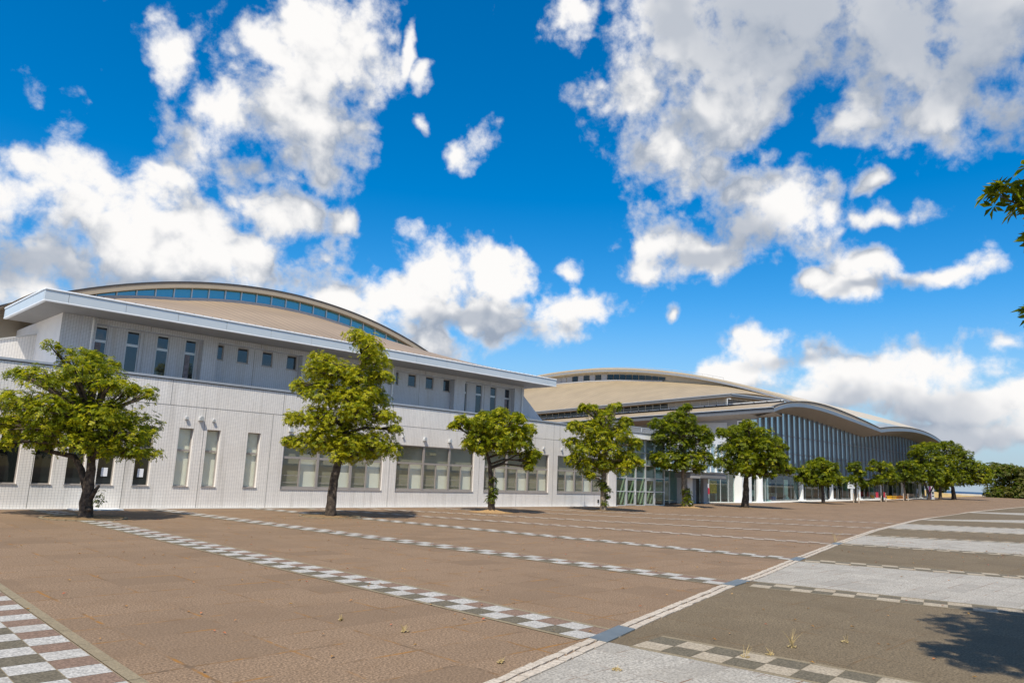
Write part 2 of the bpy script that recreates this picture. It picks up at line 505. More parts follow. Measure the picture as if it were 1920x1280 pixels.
M['orange'] = plain('orange_plastic', (0.30, 0.11, 0.015), 0.5, var=0.1)
M['interior'] = plain('interior_wall', (0.30, 0.36, 0.32), 0.9, var=0.1)
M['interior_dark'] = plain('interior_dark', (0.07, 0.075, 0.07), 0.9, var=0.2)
M['cream'] = plain('cream_wall', (0.62, 0.60, 0.44), 0.9, var=0.05)
M['plaza'] = stone('brown_paving', (0.235, 0.160, 0.102), 0.70, 34.0, 0.17, (1.30, 0.87, 0.045), (0.26, 0.125, 0.03), 1.0)
M['dark_pave'] = stone('dark_paving', (0.165, 0.127, 0.080), 0.65, 34.0, 0.16, (0.87, 1.30, 0.03), (0.14, 0.07, 0.02), 0.6)
M['granite'] = stone('pale_granite', (0.36, 0.335, 0.295), 0.50, 30.0, 0.14, (0.65, 0.44, 0.022), (0.17, 0.085, 0.045), 0.9)
M['t_white'] = stone('white_granite', (0.41, 0.395, 0.37), 0.50, 30.0, 0.22)
M['t_cream'] = stone('cream_granite', (0.37, 0.315, 0.24), 0.45, 30.0, 0.22)
M['t_pink'] = stone('pinkish_tile', (0.20, 0.135, 0.10), 0.40, 32.0, 0.08)
M['t_grey'] = stone('dark_grey_tile', (0.130, 0.112, 0.080), 0.45, 32.0, 0.08)
M['t_worn'] = stone('worn_pale_tile', (0.38, 0.33, 0.28), 0.28, 60.0, 0.2)
M['kerb'] = stone('khaki_kerb', (0.25, 0.205, 0.135), 0.25, 40.0, 0.15)
M['rough_stone'] = stone('rough_edging_stone', (0.47, 0.41, 0.34), 0.3, 25.0, 0.15)
M['concrete'] = plain('concrete', (0.55, 0.54, 0.52), 0.9, var=0.1, bump=0.2)
M['plate'] = plain('metal_plate', (0.17, 0.19, 0.195), 0.42, 0.5, 0.4, var=0.15, scale=3.0)
M['soil'] = plain('dry_soil', (0.20, 0.13, 0.065), 0.95, var=0.4, scale=9.0, bump=0.6)
M['litter'] = plain('leaf_litter', (0.34, 0.215, 0.10), 0.95, var=0.4, scale=14.0, bump=0.8)
M['drygrass'] = plain('dry_grass', (0.42, 0.29, 0.11), 0.95, var=0.35, scale=0.8, bump=0.5)
M['straw'] = plain('dry_straw', (0.42, 0.32, 0.15), 0.9, var=0.2, scale=20.0)
M['sea'] = plain('sea_water', (0.020, 0.060, 0.13), 0.6, 0.2, var=0.15, scale=0.05)
M['bark'] = plain('bark', (0.075, 0.058, 0.045), 0.95, var=0.75, scale=7.0, bump=1.0)
M['bark_pale'] = plain('pale_bark', (0.20, 0.165, 0.125), 0.95, var=0.6, scale=6.0, bump=1.0)
M['stake'] = plain('wooden_stake', (0.48, 0.40, 0.31), 0.9, var=0.15, scale=5.0)
M['eave_metal'] = plain('eave_metal', (0.15, 0.155, 0.165), 0.45, 0.4, 0.2, var=0.06)
M['leaf_a'] = leaf_mat('leaf_green', [(0.0, (0.075, 0.110, 0.008)), (0.5, (0.165, 0.205, 0.010)), (1.0, (0.270, 0.300, 0.014))])
M['leaf_b'] = leaf_mat('leaf_yellow_green', [(0.0, (0.260, 0.295, 0.014)), (0.6, (0.410, 0.405, 0.018)), (1.0, (0.540, 0.480, 0.030))])
M['leaf_d'] = leaf_mat('leaf_dark_green', [(0.0, (0.030, 0.055, 0.007)), (0.6, (0.080, 0.118, 0.009)), (1.0, (0.140, 0.175, 0.012))])
M['leaf_o'] = leaf_mat('leaf_olive', [(0.0, (0.075, 0.090, 0.022)), (0.6, (0.160, 0.165, 0.036)), (1.0, (0.240, 0.215, 0.055))])
M['leaf_fallen'] = leaf_mat('fallen_leaf', [(0.0, (0.30, 0.13, 0.03)), (0.6, (0.48, 0.28, 0.08)), (1.0, (0.55, 0.12, 0.06))], 0.1)

# ------------------------------------------------------------------ geometry helpers
class MB:
    def __init__(self):
        self.v = []; self.f = []; self.m = []
    def face(self, pts, m=0):
        n = len(self.v)
        self.v.extend(tuple(p) for p in pts)
        self.f.append(tuple(range(n, n + len(pts)))); self.m.append(m)
    def box(self, x0, x1, y0, y1, z0, z1, m=0):
        n = len(self.v)
        self.v += [(x0, y0, z0), (x1, y0, z0), (x1, y1, z0), (x0, y1, z0),
                   (x0, y0, z1), (x1, y0, z1), (x1, y1, z1), (x0, y1, z1)]
        for q in ((3, 2, 1, 0), (4, 5, 6, 7), (0, 1, 5, 4), (1, 2, 6, 5), (2, 3, 7, 6), (3, 0, 4, 7)):
            self.f.append(tuple(n + i for i in q)); self.m.append(m)
    def prism(self, poly, axis, a, b, m=0):
        """poly: list of 2-D points; axis 'x','y','z' is the extrusion axis"""
        def P(u, w, t):
            return {'x': (t, u, w), 'y': (u, t, w), 'z': (u, w, t)}[axis]
        k = len(poly); n = len(self.v)
        self.v += [P(u, w, a) for u, w in poly] + [P(u, w, b) for u, w in poly]
        self.f.append(tuple(range(n, n + k))); self.m.append(m)
        self.f.append(tuple(range(n + 2 * k - 1, n + k - 1, -1))); self.m.append(m)
        for i in range(k):
            j = (i + 1) % k
            self.f.append((n + i, n + k + i, n + k + j, n + j)); self.m.append(m)
    def strip(self, A, B, m=0):
        """ruled surface between two polylines"""
        n = len(self.v); k = len(A)
        self.v += [tuple(p) for p in A] + [tuple(p) for p in B]
        for i in range(k - 1):
            self.f.append((n + i, n + i + 1, n + k + i + 1, n + k + i)); self.m.append(m)
    def grid(self, rows, m=0):
        n = len(self.v); k = len(rows[0])
        for r in rows:
            self.v += [tuple(p) for p in r]
        for j in range(len(rows) - 1):
            for i in range(k - 1):
                a = n + j * k + i
                self.f.append((a, a + 1, a + k + 1, a + k)); self.m.append(m)
    def tube(self, pts, rad, seg=8, m=0, wob=0.0):
        pts = [Vector(p) for p in pts]
        if not hasattr(rad, '__len__'):
            rad = [rad] * len(pts)
        n = len(self.v); ref = Vector((0.31, 0.94, 0.12)).normalized()
        for i, p in enumerate(pts):
            t = (pts[min(i + 1, len(pts) - 1)] - pts[max(i - 1, 0)]).normalized()
            a = t.cross(ref)
            if a.length < 1e-3:
                a = t.cross(Vector((1, 0, 0)))
            a.normalize(); b = t.cross(a)
            for s in range(seg):
                th = 2 * math.pi * s / seg
                r = rad[i] * (1 + (random.uniform(-wob, wob) if wob else 0))
                self.v.append(tuple(p + a * math.cos(th) * r + b * math.sin(th) * r))
        for i in range(len(pts) - 1):
            for s in range(seg):
                q = (s + 1) % seg
                self.f.append((n + i * seg + s, n + i * seg + q, n + (i + 1) * seg + q, n + (i + 1) * seg + s)); self.m.append(m)
        self.f.append(tuple(n + s for s in reversed(range(seg)))); self.m.append(m)
        e = n + (len(pts) - 1) * seg
        self.f.append(tuple(e + s for s in range(seg))); self.m.append(m)
    def build(self, name, mats, parent=None, smooth=False, bevel=0.0):
        if isinstance(mats, str):
            mats = [mats]
        me = bpy.data.meshes.new(name)
        me.from_pydata(self.v, [], self.f)
        for k in mats:
            me.materials.append(M[k])
        me.polygons.foreach_set('material_index', self.m)
        if smooth:
            me.polygons.foreach_set('use_smooth', [True] * len(self.f))
        me.update()
        o = bpy.data.objects.new(name, me)
        COL.objects.link(o)
        if parent:
            o.parent = parent
            o.matrix_parent_inverse = Matrix.Translation(-parent_loc(parent))
        if bevel:
            md = o.modifiers.new('bevel', 'BEVEL'); md.width = bevel; md.segments = 2; md.limit_method = 'ANGLE'
        return o

def parent_loc(p):
    """world origin of the parent: things are Empties placed at their base, parts are modelled in place"""
    return p.location.copy() if p.type == 'EMPTY' else Vector((0, 0, 0))

def thing(name, loc, label, cat, group=None):
    o = bpy.data.objects.new(name, None)
    o.empty_display_size = 0.3
    COL.objects.link(o)
    o.location = loc
    o['label'] = label; o['category'] = cat
    if group:
        o['group'] = group
    return o

def tag(o, label, cat, group=None):
    o['label'] = label; o['category'] = cat
    if group:
        o['group'] = group
    return o

def structure(o, kind='structure'):
    o['kind'] = kind
    return o

def wall_with_openings(mb, x0, x1, z0, z1, y, ops, depth, m=0, mr=None):
    """front face at y (seen from -Y) with rectangular openings and their reveals"""
    mr = m if mr is None else mr
    xs = sorted({x0, x1, *[o[0] for o in ops], *[o[1] for o in ops]})
    zs = sorted({z0, z1, *[max(z0, o[2]) for o in ops], *[o[3] for o in ops]})
    for i in range(len(xs) - 1):
        for j in range(len(zs) - 1):
            cx = (xs[i] + xs[i + 1]) / 2; cz = (zs[j] + zs[j + 1]) / 2
            if any(o[0] < cx < o[1] and o[2] < cz < o[3] for o in ops):
                continue
            mb.face([(xs[i], y, zs[j]), (xs[i + 1], y, zs[j]), (xs[i + 1], y, zs[j + 1]), (xs[i], y, zs[j + 1])], m)
    for a, b, c, d in ops:
        c = max(c, z0)
        e = y + depth
        mb.face([(a, y, c), (a, y, d), (a, e, d), (a, e, c)], mr)
        mb.face([(b, y, d), (b, y, c), (b, e, c), (b, e, d)], mr)
        mb.face([(a, y, d), (b, y, d), (b, e, d), (a, e, d)], mr)
        mb.face([(b, y, c), (a, y, c), (a, e, c), (b, e, c)], mr)

def gz(x):  # far ground tilted upward so that bases meet their image pixels
    return max(0.0, x - 85.0) * 0.0107

# ------------------------------------------------------------------ ground, sea
def sheet(name, poly, mat, lift, kind='structure', stepx=None):
    """ground-hugging polygon (convex, xy) following the far upward tilt fitted to image pixels"""
    mb = MB()
    mb.face([(x, y, gz(x) + lift) for x, y in poly])
    return structure(mb.build(name, mat), kind)

mb = MB()
xs = [-60, -20, 20, 60, 85, 120, 160, 214]
ys = [-80, -30, 0, 20, 36, 60, 110]
mb.grid([[(x, y, gz(x)) for x in xs] for y in ys])
structure(mb.build('plaza', 'plaza'))

# open ground around and behind the plaza, falling to the shore
mb = MB()
xo = [-600, -200, -60, 85, 214, 222, 226, 236]
zo = [-0.35, -0.2, -0.06, -0.06, gz(214) - 0.05, gz(214) - 0.0, 1.42, -1.0]
mb.grid([[(x, y, z) for x, z in zip(xo, zo)] for y in (-900, -200, 0, 60, 200, 900)])
structure(mb.build('ground', 'drygrass'))
mb = MB()
mb.face([(228, -9000, -0.6), (16000, -9000, -0.6), (16000, 14000, -0.6), (228, 14000, -0.6)])
structure(mb.build('sea', 'sea'))

# stone line: a slightly curved double row of rough edging stones across the plaza
BL = [(-2.0, 4.15), (3.0, 5.42), (6.38, 6.12), (8.75, 6.73), (10.45, 7.18), (16.0, 8.52), (18.3, 8.94), (24.1, 10.33), (31.7, 12.06), (44.1, 14.7), (65.6, 18.5), (93.6, 21.6), (123.6, 22.6), (214, 22.9)]
def bline_y(x):
    return float(np.interp(x, [p[0] for p in BL], [p[1] for p in BL]))

mb = MB()
def stone_row(off, w):
    x = -2.0
    while x < 210:
        ln = random.uniform(0.20, 0.34) if x < 45 else 6.0
        xe = x + ln
        y0, y1 = bline_y(x), bline_y(xe)
        t = Vector((ln, y1 - y0)).normalized(); n = Vector((-t.y, t.x))
        g = 0.008 if x < 45 else 0.0
        j = [random.uniform(-0.014, 0.014) if x < 45 else 0 for _ in range(4)]
        h = 0.014 + (random.uniform(0, 0.008) if x < 45 else 0)
        a = Vector((x + g, y0)) + n * (off + j[0]); b = Vector((xe - g, y1)) + n * (off + j[1])
        c = Vector((xe - g, y1)) + n * (off + w + j[2]); d = Vector((x + g, y0)) + n * (off + w + j[3])
        pts = [(p.x, p.y) for p in (a, b, c, d)]
        k = len(mb.v)
        mb.v += [(px, py, gz(px) + 0.001) for px, py in pts] + [(px, py, gz(px) + h) for px, py in pts]
        for q in ((4, 5, 6, 7), (0, 1, 5, 4), (1, 2, 6, 5), (2, 3, 7, 6), (3, 0, 4, 7)):
            mb.f.append(tuple(k + i for i in q)); mb.m.append(0)
        x = xe
stone_row(-0.145, 0.125)
stone_row(0.02, 0.125)
structure(mb.build('stone_line', 'rough_stone'))

# checker strips crossing the plaza: (x, y) of the centre line at its two ends
STRIPS = [('W', (9.24, 7.0), (9.30, 36.2)), ('W', (16.36, 8.75), (13.85, 36.2)), ('W', (23.6, 10.3), (18.9, 36.2)),
          ('W', (31.45, 12.2), (21.6, 36.0)), ('W', (38.9, 13.6), (24.9, 36.0)), ('W', (47.0, 15.2), (30.2, 35.5)),
          ('W', (55.2, 16.7), (36.4, 35.0)),
          ('C', (9.50, 6.35), (11.3, -10.0)), ('C', (16.75, 8.3), (22.0, -12.0)), ('C', (23.55, 9.95), (31.9, -12.0)),
          ('C', (31.75, 11.95), (43.5, -12.0)), ('C', (38.95, 13.45), (58.4, -12.0)), ('C', (47.4, 14.9), (72.0, -12.0)),
          ('C', (55.6, 16.3), (83.0, -12.0)), ('C', (64.5, 17.7), (104.0, -12.0)), ('C', (73.0, 19.0), (118.0, -12.0)), ('C', (85.0, 20.5), (132.0, -12.0))]
def strip_frame(a, b):
    A, B = Vector(a), Vector(b)
    t = (B - A).normalized(); n = Vector((t.y, -t.x))
    if n.x < 0:
        n = -n
    return A, B, t, n
TILE = 0.43
for si, (kind, a, b) in enumerate(STRIPS):
    A, B, t, n = strip_frame(a, b)
    L = (B - A).length
    mb = MB()
    cnt = int(L / TILE)
    for i in range(cnt):
        for r in (0, 1):
            p0 = A + t * (i * TILE + 0.004); p1 = A + t * ((i + 1) * TILE - 0.004)
            o0 = -TILE + 0.004 if r == 0 else 0.004; o1 = -0.004 if r == 0 else TILE - 0.004
            q = [p0 + n * o0, p0 + n * o1, p1 + n * o1, p1 + n * o0]
            light = (i + r) % 2 == 0
            mi = 0 if light else (1 if r == 1 else 2)
            mb.face([(v.x, v.y, gz(v.x) + 0.009) for v in q], mi)
    for s0, s1 in ((-TILE - 0.10, -TILE - 0.005), (TILE + 0.005, TILE + 0.10)):
        m_ = 40
        q = [A + n * s0, A + n * s1, B + n * s1, B + n * s0]
        mb.face([(v.x, v.y, gz(v.x) + 0.0085) for v in q], 3)
    q = [A - n * TILE, A + n * TILE, B + n * TILE, B - n * TILE]
    mb.face([(v.x, v.y, gz(v.x) + 0.006) for v in q], 3)
    mats = ['t_white', 't_pink', 't_grey', 'kerb'] if kind == 'W' and si < 3 else ['t_worn', 't_pink', 't_pink', 'kerb'] if kind == 'W' else ['t_cream', 't_grey', 't_grey', 'kerb']
    structure(mb.build('checker_strip', mats))

# checker field and kerb in the near left corner
mb = MB()
def s0x(y, off):
    return off + 0.036 * (y - 9.0)
for i in range(82):
    y0 = 0.2 + i * TILE + 0.004 + 0.18
    y1 = y0 + TILE - 0.008
    for r in range(4):
        o1 = 3.205 - r * 0.45; o0 = o1 - 0.44
        light = (i + r) % 2 == 0
        mi = 0 if light else (1 if r == 0 else 2)
        mb.face([(s0x(y0, o0), y0, 0.009), (s0x(y0, o1), y0, 0.009), (s0x(y1, o1), y1, 0.009), (s0x(y1, o0), y1, 0.009)], mi)
for k in range(38):
    y0 = k * 0.95; y1 = y0 + 0.94
    mb.face([(s0x(y0, 3.225), y0, 0.012), (s0x(y0, 3.37), y0, 0.012), (s0x(y1, 3.37), y1, 0.012), (s0x(y1, 3.225), y1, 0.012)], 3)
mb.face([(s0x(0, 1.40), 0, 0.006), (s0x(0, 3.22), 0, 0.006), (s0x(36, 3.22), 36, 0.006), (s0x(36, 1.40), 36, 0.006)], 3)
structure(mb.build('checker_border', ['t_white', 't_pink', 't_grey', 'kerb']))

# fields beyond the stone line: dark slabs, with pale granite bands between pairs of strips
mb = MB()
inner = [(p[0], p[1] - 0.15) for p in BL]
outer = [(p[0] - 2 + i * 5.0, -30.0) for i, p in enumerate(BL)]
mb.strip([(x, y, gz(x) + 0.004) for x, y in outer], [(x, y, gz(x) + 0.004) for x, y in inner])
structure(mb.build('dark_paving', 'dark_pave'))
CS = [s for s in STRIPS if s[0] == 'C']
def edge_pts(s, side):
    A, B, t, n = strip_frame(s[1], s[2])
    o = n * side * (TILE + 0.10)
    return A + o, B + o
def granite(left, right):
    poly = []
    l0, l1 = left; r0, r1 = right
    poly = [(l0.x, bline_y(l0.x) - 0.16)]
    xm = np.linspace(l0.x, r0.x, 8)[1:-1]
    poly += [(float(x), bline_y(float(x)) - 0.16) for x in xm]
    poly += [(r0.x, bline_y(r0.x) - 0.16), (r1.x, r1.y), (l1.x, l1.y)]
    sheet('granite_band', poly[::-1], 'granite', 0.007)
granite((Vector((2.4, 5.2)), Vector((2.4, -10))), edge_pts(CS[0], -1))
for i in (1, 3, 5, 7):
    granite(edge_pts(CS[i], 1), edge_pts(CS[i + 1], -1))
granite(edge_pts(CS[9], 1), (Vector((96, 21)), Vector((150, -12))))

# metal plates where the strips cross the stone line
PL = [('near', 9.46), ('second', 16.55), ('third', 23.6), ('fourth', 31.6)]
WORDS = ['large blue grey metal plate between checker strips in the near paving',
         'metal plate in the stone line at the second checker strip from the viewer',
         'metal plate in the stone line at the third checker strip from the viewer',
         'metal plate in the stone line at the fourth checker strip, the farthest plate']
for (nm, px), lab in zip(PL, WORDS):
    mb = MB()
    h = 0.56
    a, b = px - h, px + h
    ya, yb = bline_y(a), bline_y(b)
    mb.prism([(a, ya - 0.16), (b, yb - 0.16), (b, yb + 0.16), (a, ya + 0.16)], 'z', 0.002, 0.026)
    tag(mb.build('metal_plate', 'plate', bevel=0.004), lab, 'metal plate', 'metal plates in the stone line')

# pale concrete slabs at the foot of the left wall
for k, (x0, x1, y0, y1, lab) in enumerate([(10.2, 12.2, 35.3, 36.3, 'flat pale concrete slab behind the forked tree at the wall foot')]):
    mb = MB(); mb.box(x0, x1, y0, y1, 0.0, 0.05)
    tag(mb.build('concrete_slab', 'white', bevel=0.01), lab, 'slab')

# narrow gutter strip along the foot of the facade
mb = MB(); mb.box(-8, 50.0, 36.28, 36.49, 0.001, 0.03)
structure(mb.build('gutter_strip', 'concrete'))

# ------------------------------------------------------------------ sports hall (left building)
YF = 36.5
hall = thing('sports_hall', (24.0, 40.0, 0.0), 'large white tiled sports hall with wide eave, arched tan roof and teal clerestory', 'sports hall')
slits_dark = [(4.98, 5.70), (6.24, 6.98), (7.50, 8.26), (8.80, 9.52), (10.04, 10.76), (11.27, 11.99), (12.82, 13.54)]
slits = [(14.66, 15.37), (16.02, 16.72), (18.16, 18.87)]
bigs = [(20.24, 26.76), (27.76, 34.14), (35.12, 41.66), (42.66, 48.98)]
ops = [(a, b, 1.03, 3.80) for a, b in slits_dark + slits] + [(a, b, 0.98, 3.72) for a, b in bigs]
mb = MB()
wall_with_openings(mb, -8, 50.05, 0.0, 6.08, YF, ops, 0.24, 0, 1)
mb.face([(50.05, YF, 0), (50.05, YF + 4, 0), (50.05, YF + 4, 6.08), (50.05, YF, 6.08)], 0)
mb.build('lower_wall', ['tile', 'render'], hall)
mb = MB()
for x in (5.4, 8.76, 12.41, 15.85, 19.46, 27.25, 34.63, 38.3, 42.15, 46.0):
    mb.box(x - 0.011, x + 0.011, YF - 0.004, YF + 0.01, 0.03, 0.97 if any(a < x < b for a, b in slits_dark + slits + bigs) else 4.84)
for x in (9.1, 14.1, 20.0, 27.25, 34.63, 42.15, 49.4):
    mb.box(x - 0.011, x + 0.011, YF - 0.004, YF + 0.01, 4.87, 6.07)
mb.box(-8, 50.04, YF - 0.0045, YF + 0.01, 4.845, 4.865)
mb.build('wall_joints', 'joint', hall)
mb = MB()
mb.box(-8, 58.0, YF - 0.05, YF + 0.42, 6.09, 6.19)
mb.box(-8, 58.0, YF - 0.02, YF + 0.39, 6.05, 6.09, 1)
mb.build('parapet_coping', ['coping', 'dark_trim'], hall)
mb = MB(); mb.box(-8, 60, YF + 0.36, 60, 5.80, 5.95)
mb.build('terrace_roof', 'ltgrey', hall)
mb = MB()
mb.box(-8, 50, 39.4, 39.5, 0, 5.8)
mb.box(-8.1, -8, 36.6, 39.5, 0, 5.8)
mb.build('interior_wall', 'interior_dark', hall)

def sash_frame(mb, x0, x1, y0, y1, z0, z1, w, m=0):
    mb.box(x0, x0 + w, y0, y1, z0, z1, m); mb.box(x1 - w, x1, y0, y1, z0, z1, m)
    mb.box(x0 + w, x1 - w, y0 + 0.002, y1 - 0.002, z0, z0 + w, m); mb.box(x0 + w, x1 - w, y0 + 0.002, y1 - 0.002, z1 - w, z1, m)

def slit_window(x0, x1, blind, paper=False):
    yb = YF + 0.17
    mb = MB()
    sash_frame(mb, x0, x1, yb, yb + 0.07, 1.03, 3.80, 0.045)
    mb.box(x0 + 0.045, x1 - 0.045, yb - 0.012, yb + 0.06, 2.70, 2.79)
    mb.box(x0 - 0.03, x1 + 0.03, YF - 0.035, yb, 1.0, 1.032)
    w = mb.build('window', 'bronze', hall)
    mb = MB()
    mb.box(x0 + 0.045, x1 - 0.045, yb + 0.03, yb + 0.04, 1.075, 2.70)
    mb.box(x0 + 0.045, x1 - 0.045, yb + 0.03, yb + 0.04, 2.79, 3.755)
    mb.build('pane', 'pane' if blind else 'blackglass', w)
    if blind:
        mb = MB(); mb.box(x0, x1, yb + 0.10, yb + 0.12, 1.03, 3.80)
        mb.build('blind', 'blind', w)
    if paper:
        mb = MB(); mb.box(x0 + 0.24, x0 + 0.50, yb + 0.022, yb + 0.029, 1.42, 1.80)
        mb.build('paper_notice', 'paper', w)
for a, b in slits_dark:
    slit_window(a, b, False, a in (11.27, 12.82))
for a, b in slits:
    slit_window(a, b, True)

def big_window(x0, x1, sticker=False):
    yb = YF + 0.07
    mb = MB()
    sash_frame(mb, x0, x1, yb, yb + 0.10, 0.98, 3.72, 0.07)
    sec = (x1 - x0) / 3
    for i in (1, 2):
        mb.box(x0 + sec * i - 0.075, x0 + sec * i + 0.075, yb - 0.01, yb + 0.09, 1.05, 3.65)
    for i in range(3):
        a, b = x0 + sec * i + 0.075, x0 + sec * (i + 1) - 0.075
        mb.box(a, b, yb + 0.004, yb + 0.09, 2.58, 2.70)
        c = (a + b) / 2
        mb.box(c - 0.035, c + 0.035, yb + 0.006, yb + 0.085, 1.05, 2.58)
        mb.box(a, b, yb + 0.008, yb + 0.08, 1.05, 1.12)
        for z in (1.32, 1.68):
            mb.box(a, c - 0.035, yb + 0.05, yb + 0.065, z, z + 0.025)
    mb.box(x0 - 0.02, x1 + 0.02, YF - 0.03, yb, 0.945, 0.985)
    w = mb.build('window', 'bronze', hall)
    mb = MB()
    for i in range(3):
        a, b = x0 + sec * i + 0.075, x0 + sec * (i + 1) - 0.075
        c = (a + b) / 2
        mb.box(a, c - 0.035, yb + 0.066, yb + 0.072, 1.12, 2.58, 1)
        mb.box(c + 0.035, b, yb + 0.030, yb + 0.036, 1.12, 2.58)
        mb.box(a, b, yb + 0.045, yb + 0.051, 2.70, 3.65, 1)
    mb.build('pane', ['pane', 'screen'], w)
    mb = MB(); mb.box(x0, x1, yb + 0.21, yb + 0.23, 0.98, 3.72)
    mb.build('blind', 'blind', w)
    if sticker:
        mb = MB(); a = x0 + sec + 0.2
        mb.box(a, a + 0.85, yb + 0.052, yb + 0.056, 3.18, 3.42)
        mb.build('window_label', 'cream', w)
M['screen'] = thin_glass('screened_pane', (0.56, 0.56, 0.50), 0.05)
for i, (a, b) in enumerate(bigs):
    big_window(a, b, i == 1)

def vent_hood(x, z, w):
    mb = MB()
    pts = [(-w / 2, -w * 0.55), (w / 2, -w * 0.55)]
    arc = [(w / 2 * math.cos(t), w / 2 * math.sin(t)) for t in np.linspace(0, math.pi, 9)]
    poly = [(x + u, z + v) for u, v in pts + arc]
    mb.prism(poly, 'y', YF - w * 0.75, YF)
    mb.box(x - w * 0.62, x + w * 0.62, YF - 0.02, YF - 0.001, z - w * 0.62, z - w * 0.5)
    mb.build('vent_hood', 'alu', hall)
for x, z, w in ((14.94, 4.30, 0.17), (15.64, 4.32, 0.25), (16.29, 4.27, 0.16), (20.55, 4.10, 0.24), (28.13, 4.22, 0.15), (29.81, 4.17, 0.26), (31.89, 4.18, 0.26), (41.02, 4.18, 0.18), (43.07, 4.20, 0.18)):
    vent_hood(x, z, w * 0.8)
mb = MB(); mb.box(47.6, 47.75, YF - 0.05, YF, 0.28, 0.52)
mb.build('socket_box', 'black', hall)

# upper storey
YP, YR = 39.40, 39.82  # upper storey, eave and vault numbers were scaled about the camera beforehand
ups = []
tall = [(11.38, 11.96), (12.85, 13.49), (14.33, 14.96), (15.79, 16.41), (35.68, 36.21), (37.09, 37.72), (38.58, 39.2), (40.11, 40.71)]
small = [(17.45, 17.91), (18.71, 19.37), (20.2, 20.86), (21.76, 22.43), (23.79, 24.43), (25.08, 25.74), (26.5, 27.13), (27.59, 28.14), (29.5, 29.98), (30.8, 31.48), (32.34, 33.01), (33.93, 34.58)]
ops = [(a, b, 6.0, 8.62) for a, b in tall] + [(a, b, 7.78, 8.62) for a, b in small]
mb = MB()
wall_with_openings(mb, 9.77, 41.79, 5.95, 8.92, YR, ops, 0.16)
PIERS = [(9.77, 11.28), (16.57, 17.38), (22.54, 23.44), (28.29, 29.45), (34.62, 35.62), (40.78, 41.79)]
mb.build('upper_wall', ['tile_shaded'], hall)
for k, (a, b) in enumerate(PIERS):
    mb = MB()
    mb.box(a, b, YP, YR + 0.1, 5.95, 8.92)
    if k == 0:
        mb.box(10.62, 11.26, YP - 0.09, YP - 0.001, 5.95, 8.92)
    mb.build('pier', 'tile_shaded', hall)
for (a0, a1), (b0, b1) in zip(PIERS[:-1], PIERS[1:]):
    mb = MB(); mb.box(a1 + 0.003, b0 - 0.003, YP + 0.003, YR - 0.003, 8.66, 8.92)
    mb.build('head_beam', 'tile_shaded', hall)
for (a0, a1), (b0, b1) in zip(PIERS[:-1], PIERS[1:]):
    mb = MB()
    c = (a1 + b0) / 2 - 0.25
    mb.box(c - 0.01, c + 0.01, YR - 0.005, YR + 0.01, 5.96, 8.65)
    mb.box(c + 0.14, c + 0.16, YP - 0.002, YP + 0.02, 8.67, 8.91)
    mb.build('upper_wall_joint', 'joint', hall)
mb = MB()
mb.box(9.76, 10.2, YP + 0.004, 47.8, 5.95, 8.92)
mb.build('side_wall', 'render', hall)
mb = MB()
mb.box(41.3, 41.8, YR + 0.1, 47.8, 5.95, 8.92)
mb.build('side_wall', 'render', hall)
for a, b in tall:
    mb = MB()
    sash_frame(mb, a, b, YR + 0.07, YR + 0.12, 6.0, 8.62, 0.05)
    mb.box(a + 0.05, b - 0.05, YR + 0.055, YR + 0.115, 7.82, 7.95)
    w = mb.build('window', 'alu', hall)
    mb = MB(); mb.box(a + 0.05, b - 0.05, YR + 0.09, YR + 0.10, 6.05, 7.82); mb.box(a + 0.05, b - 0.05, YR + 0.09, YR + 0.10, 7.95, 8.57)
    mb.build('pane', 'winglass', w)
    if a in (tall[0][0], tall[3][0], tall[7][0]):
        mb = MB()
        xs_ = np.linspace(a + 0.08, a + 0.34, 13)
        mb.strip([(x, YR + 0.084 + 0.004 * (i % 2), 6.05) for i, x in enumerate(xs_)], [(x, YR + 0.084 + 0.004 * (i % 2), 7.80) for i, x in enumerate(xs_)])
        mb.build('curtain', 'curtain', w)
for a, b in small:
    mb = MB()
    sash_frame(mb, a, b, YR + 0.07, YR + 0.12, 7.78, 8.62, 0.05)
    mb.box(a - 0.03, b + 0.03, YR - 0.03, YR + 0.07, 7.74, 7.78)
    w = mb.build('window', 'bronze', hall)
    mb = MB(); mb.box(a + 0.05, b - 0.05, YR + 0.09, YR + 0.10, 7.83, 8.57)
    mb.build('pane', 'winglass', w)
for x in (11.07, 23.07, 29.15, 41.54):
    mb = MB()
    y = YP - 0.09 - (0.1 if x < 12 else 0)
    mb.tube([(x, y + 0.12, 8.90), (x, y + 0.02, 8.78), (x, y, 8.62), (x, y, 6.2)], 0.045, 10)
    for z in (8.2, 7.1):
        mb.box(x - 0.06, x + 0.06, y - 0.05, y + 0.09, z, z + 0.04)
    mb.build('downpipe', 'white', hall, smooth=False)

# return wall to the left of the upper storey, and stair wall on its right
mb = MB(); mb.prism([(9.88, 5.95), (9.88, 8.28), (8.24, 7.76), (1.0, 5.50), (1.0, 5.4)], 'y', 43.54, 43.9)
mb.build('return_wall', 'tile', hall)
mb = MB(); mb.prism([(9.88, 8.28), (9.88, 8.36), (8.24, 7.84), (1.0, 5.58), (1.0, 5.5)], 'y', 43.49, 43.95)
mb.build('return_coping', 'concrete', hall)
mb = MB(); mb.prism([(41.80, 5.96), (44.7, 5.96), (44.4, 6.35), (41.95, 8.25), (41.80, 8.25)], 'y', 39.56, 39.9)
mb.build('stair_wall', 'tile_shaded', hall)

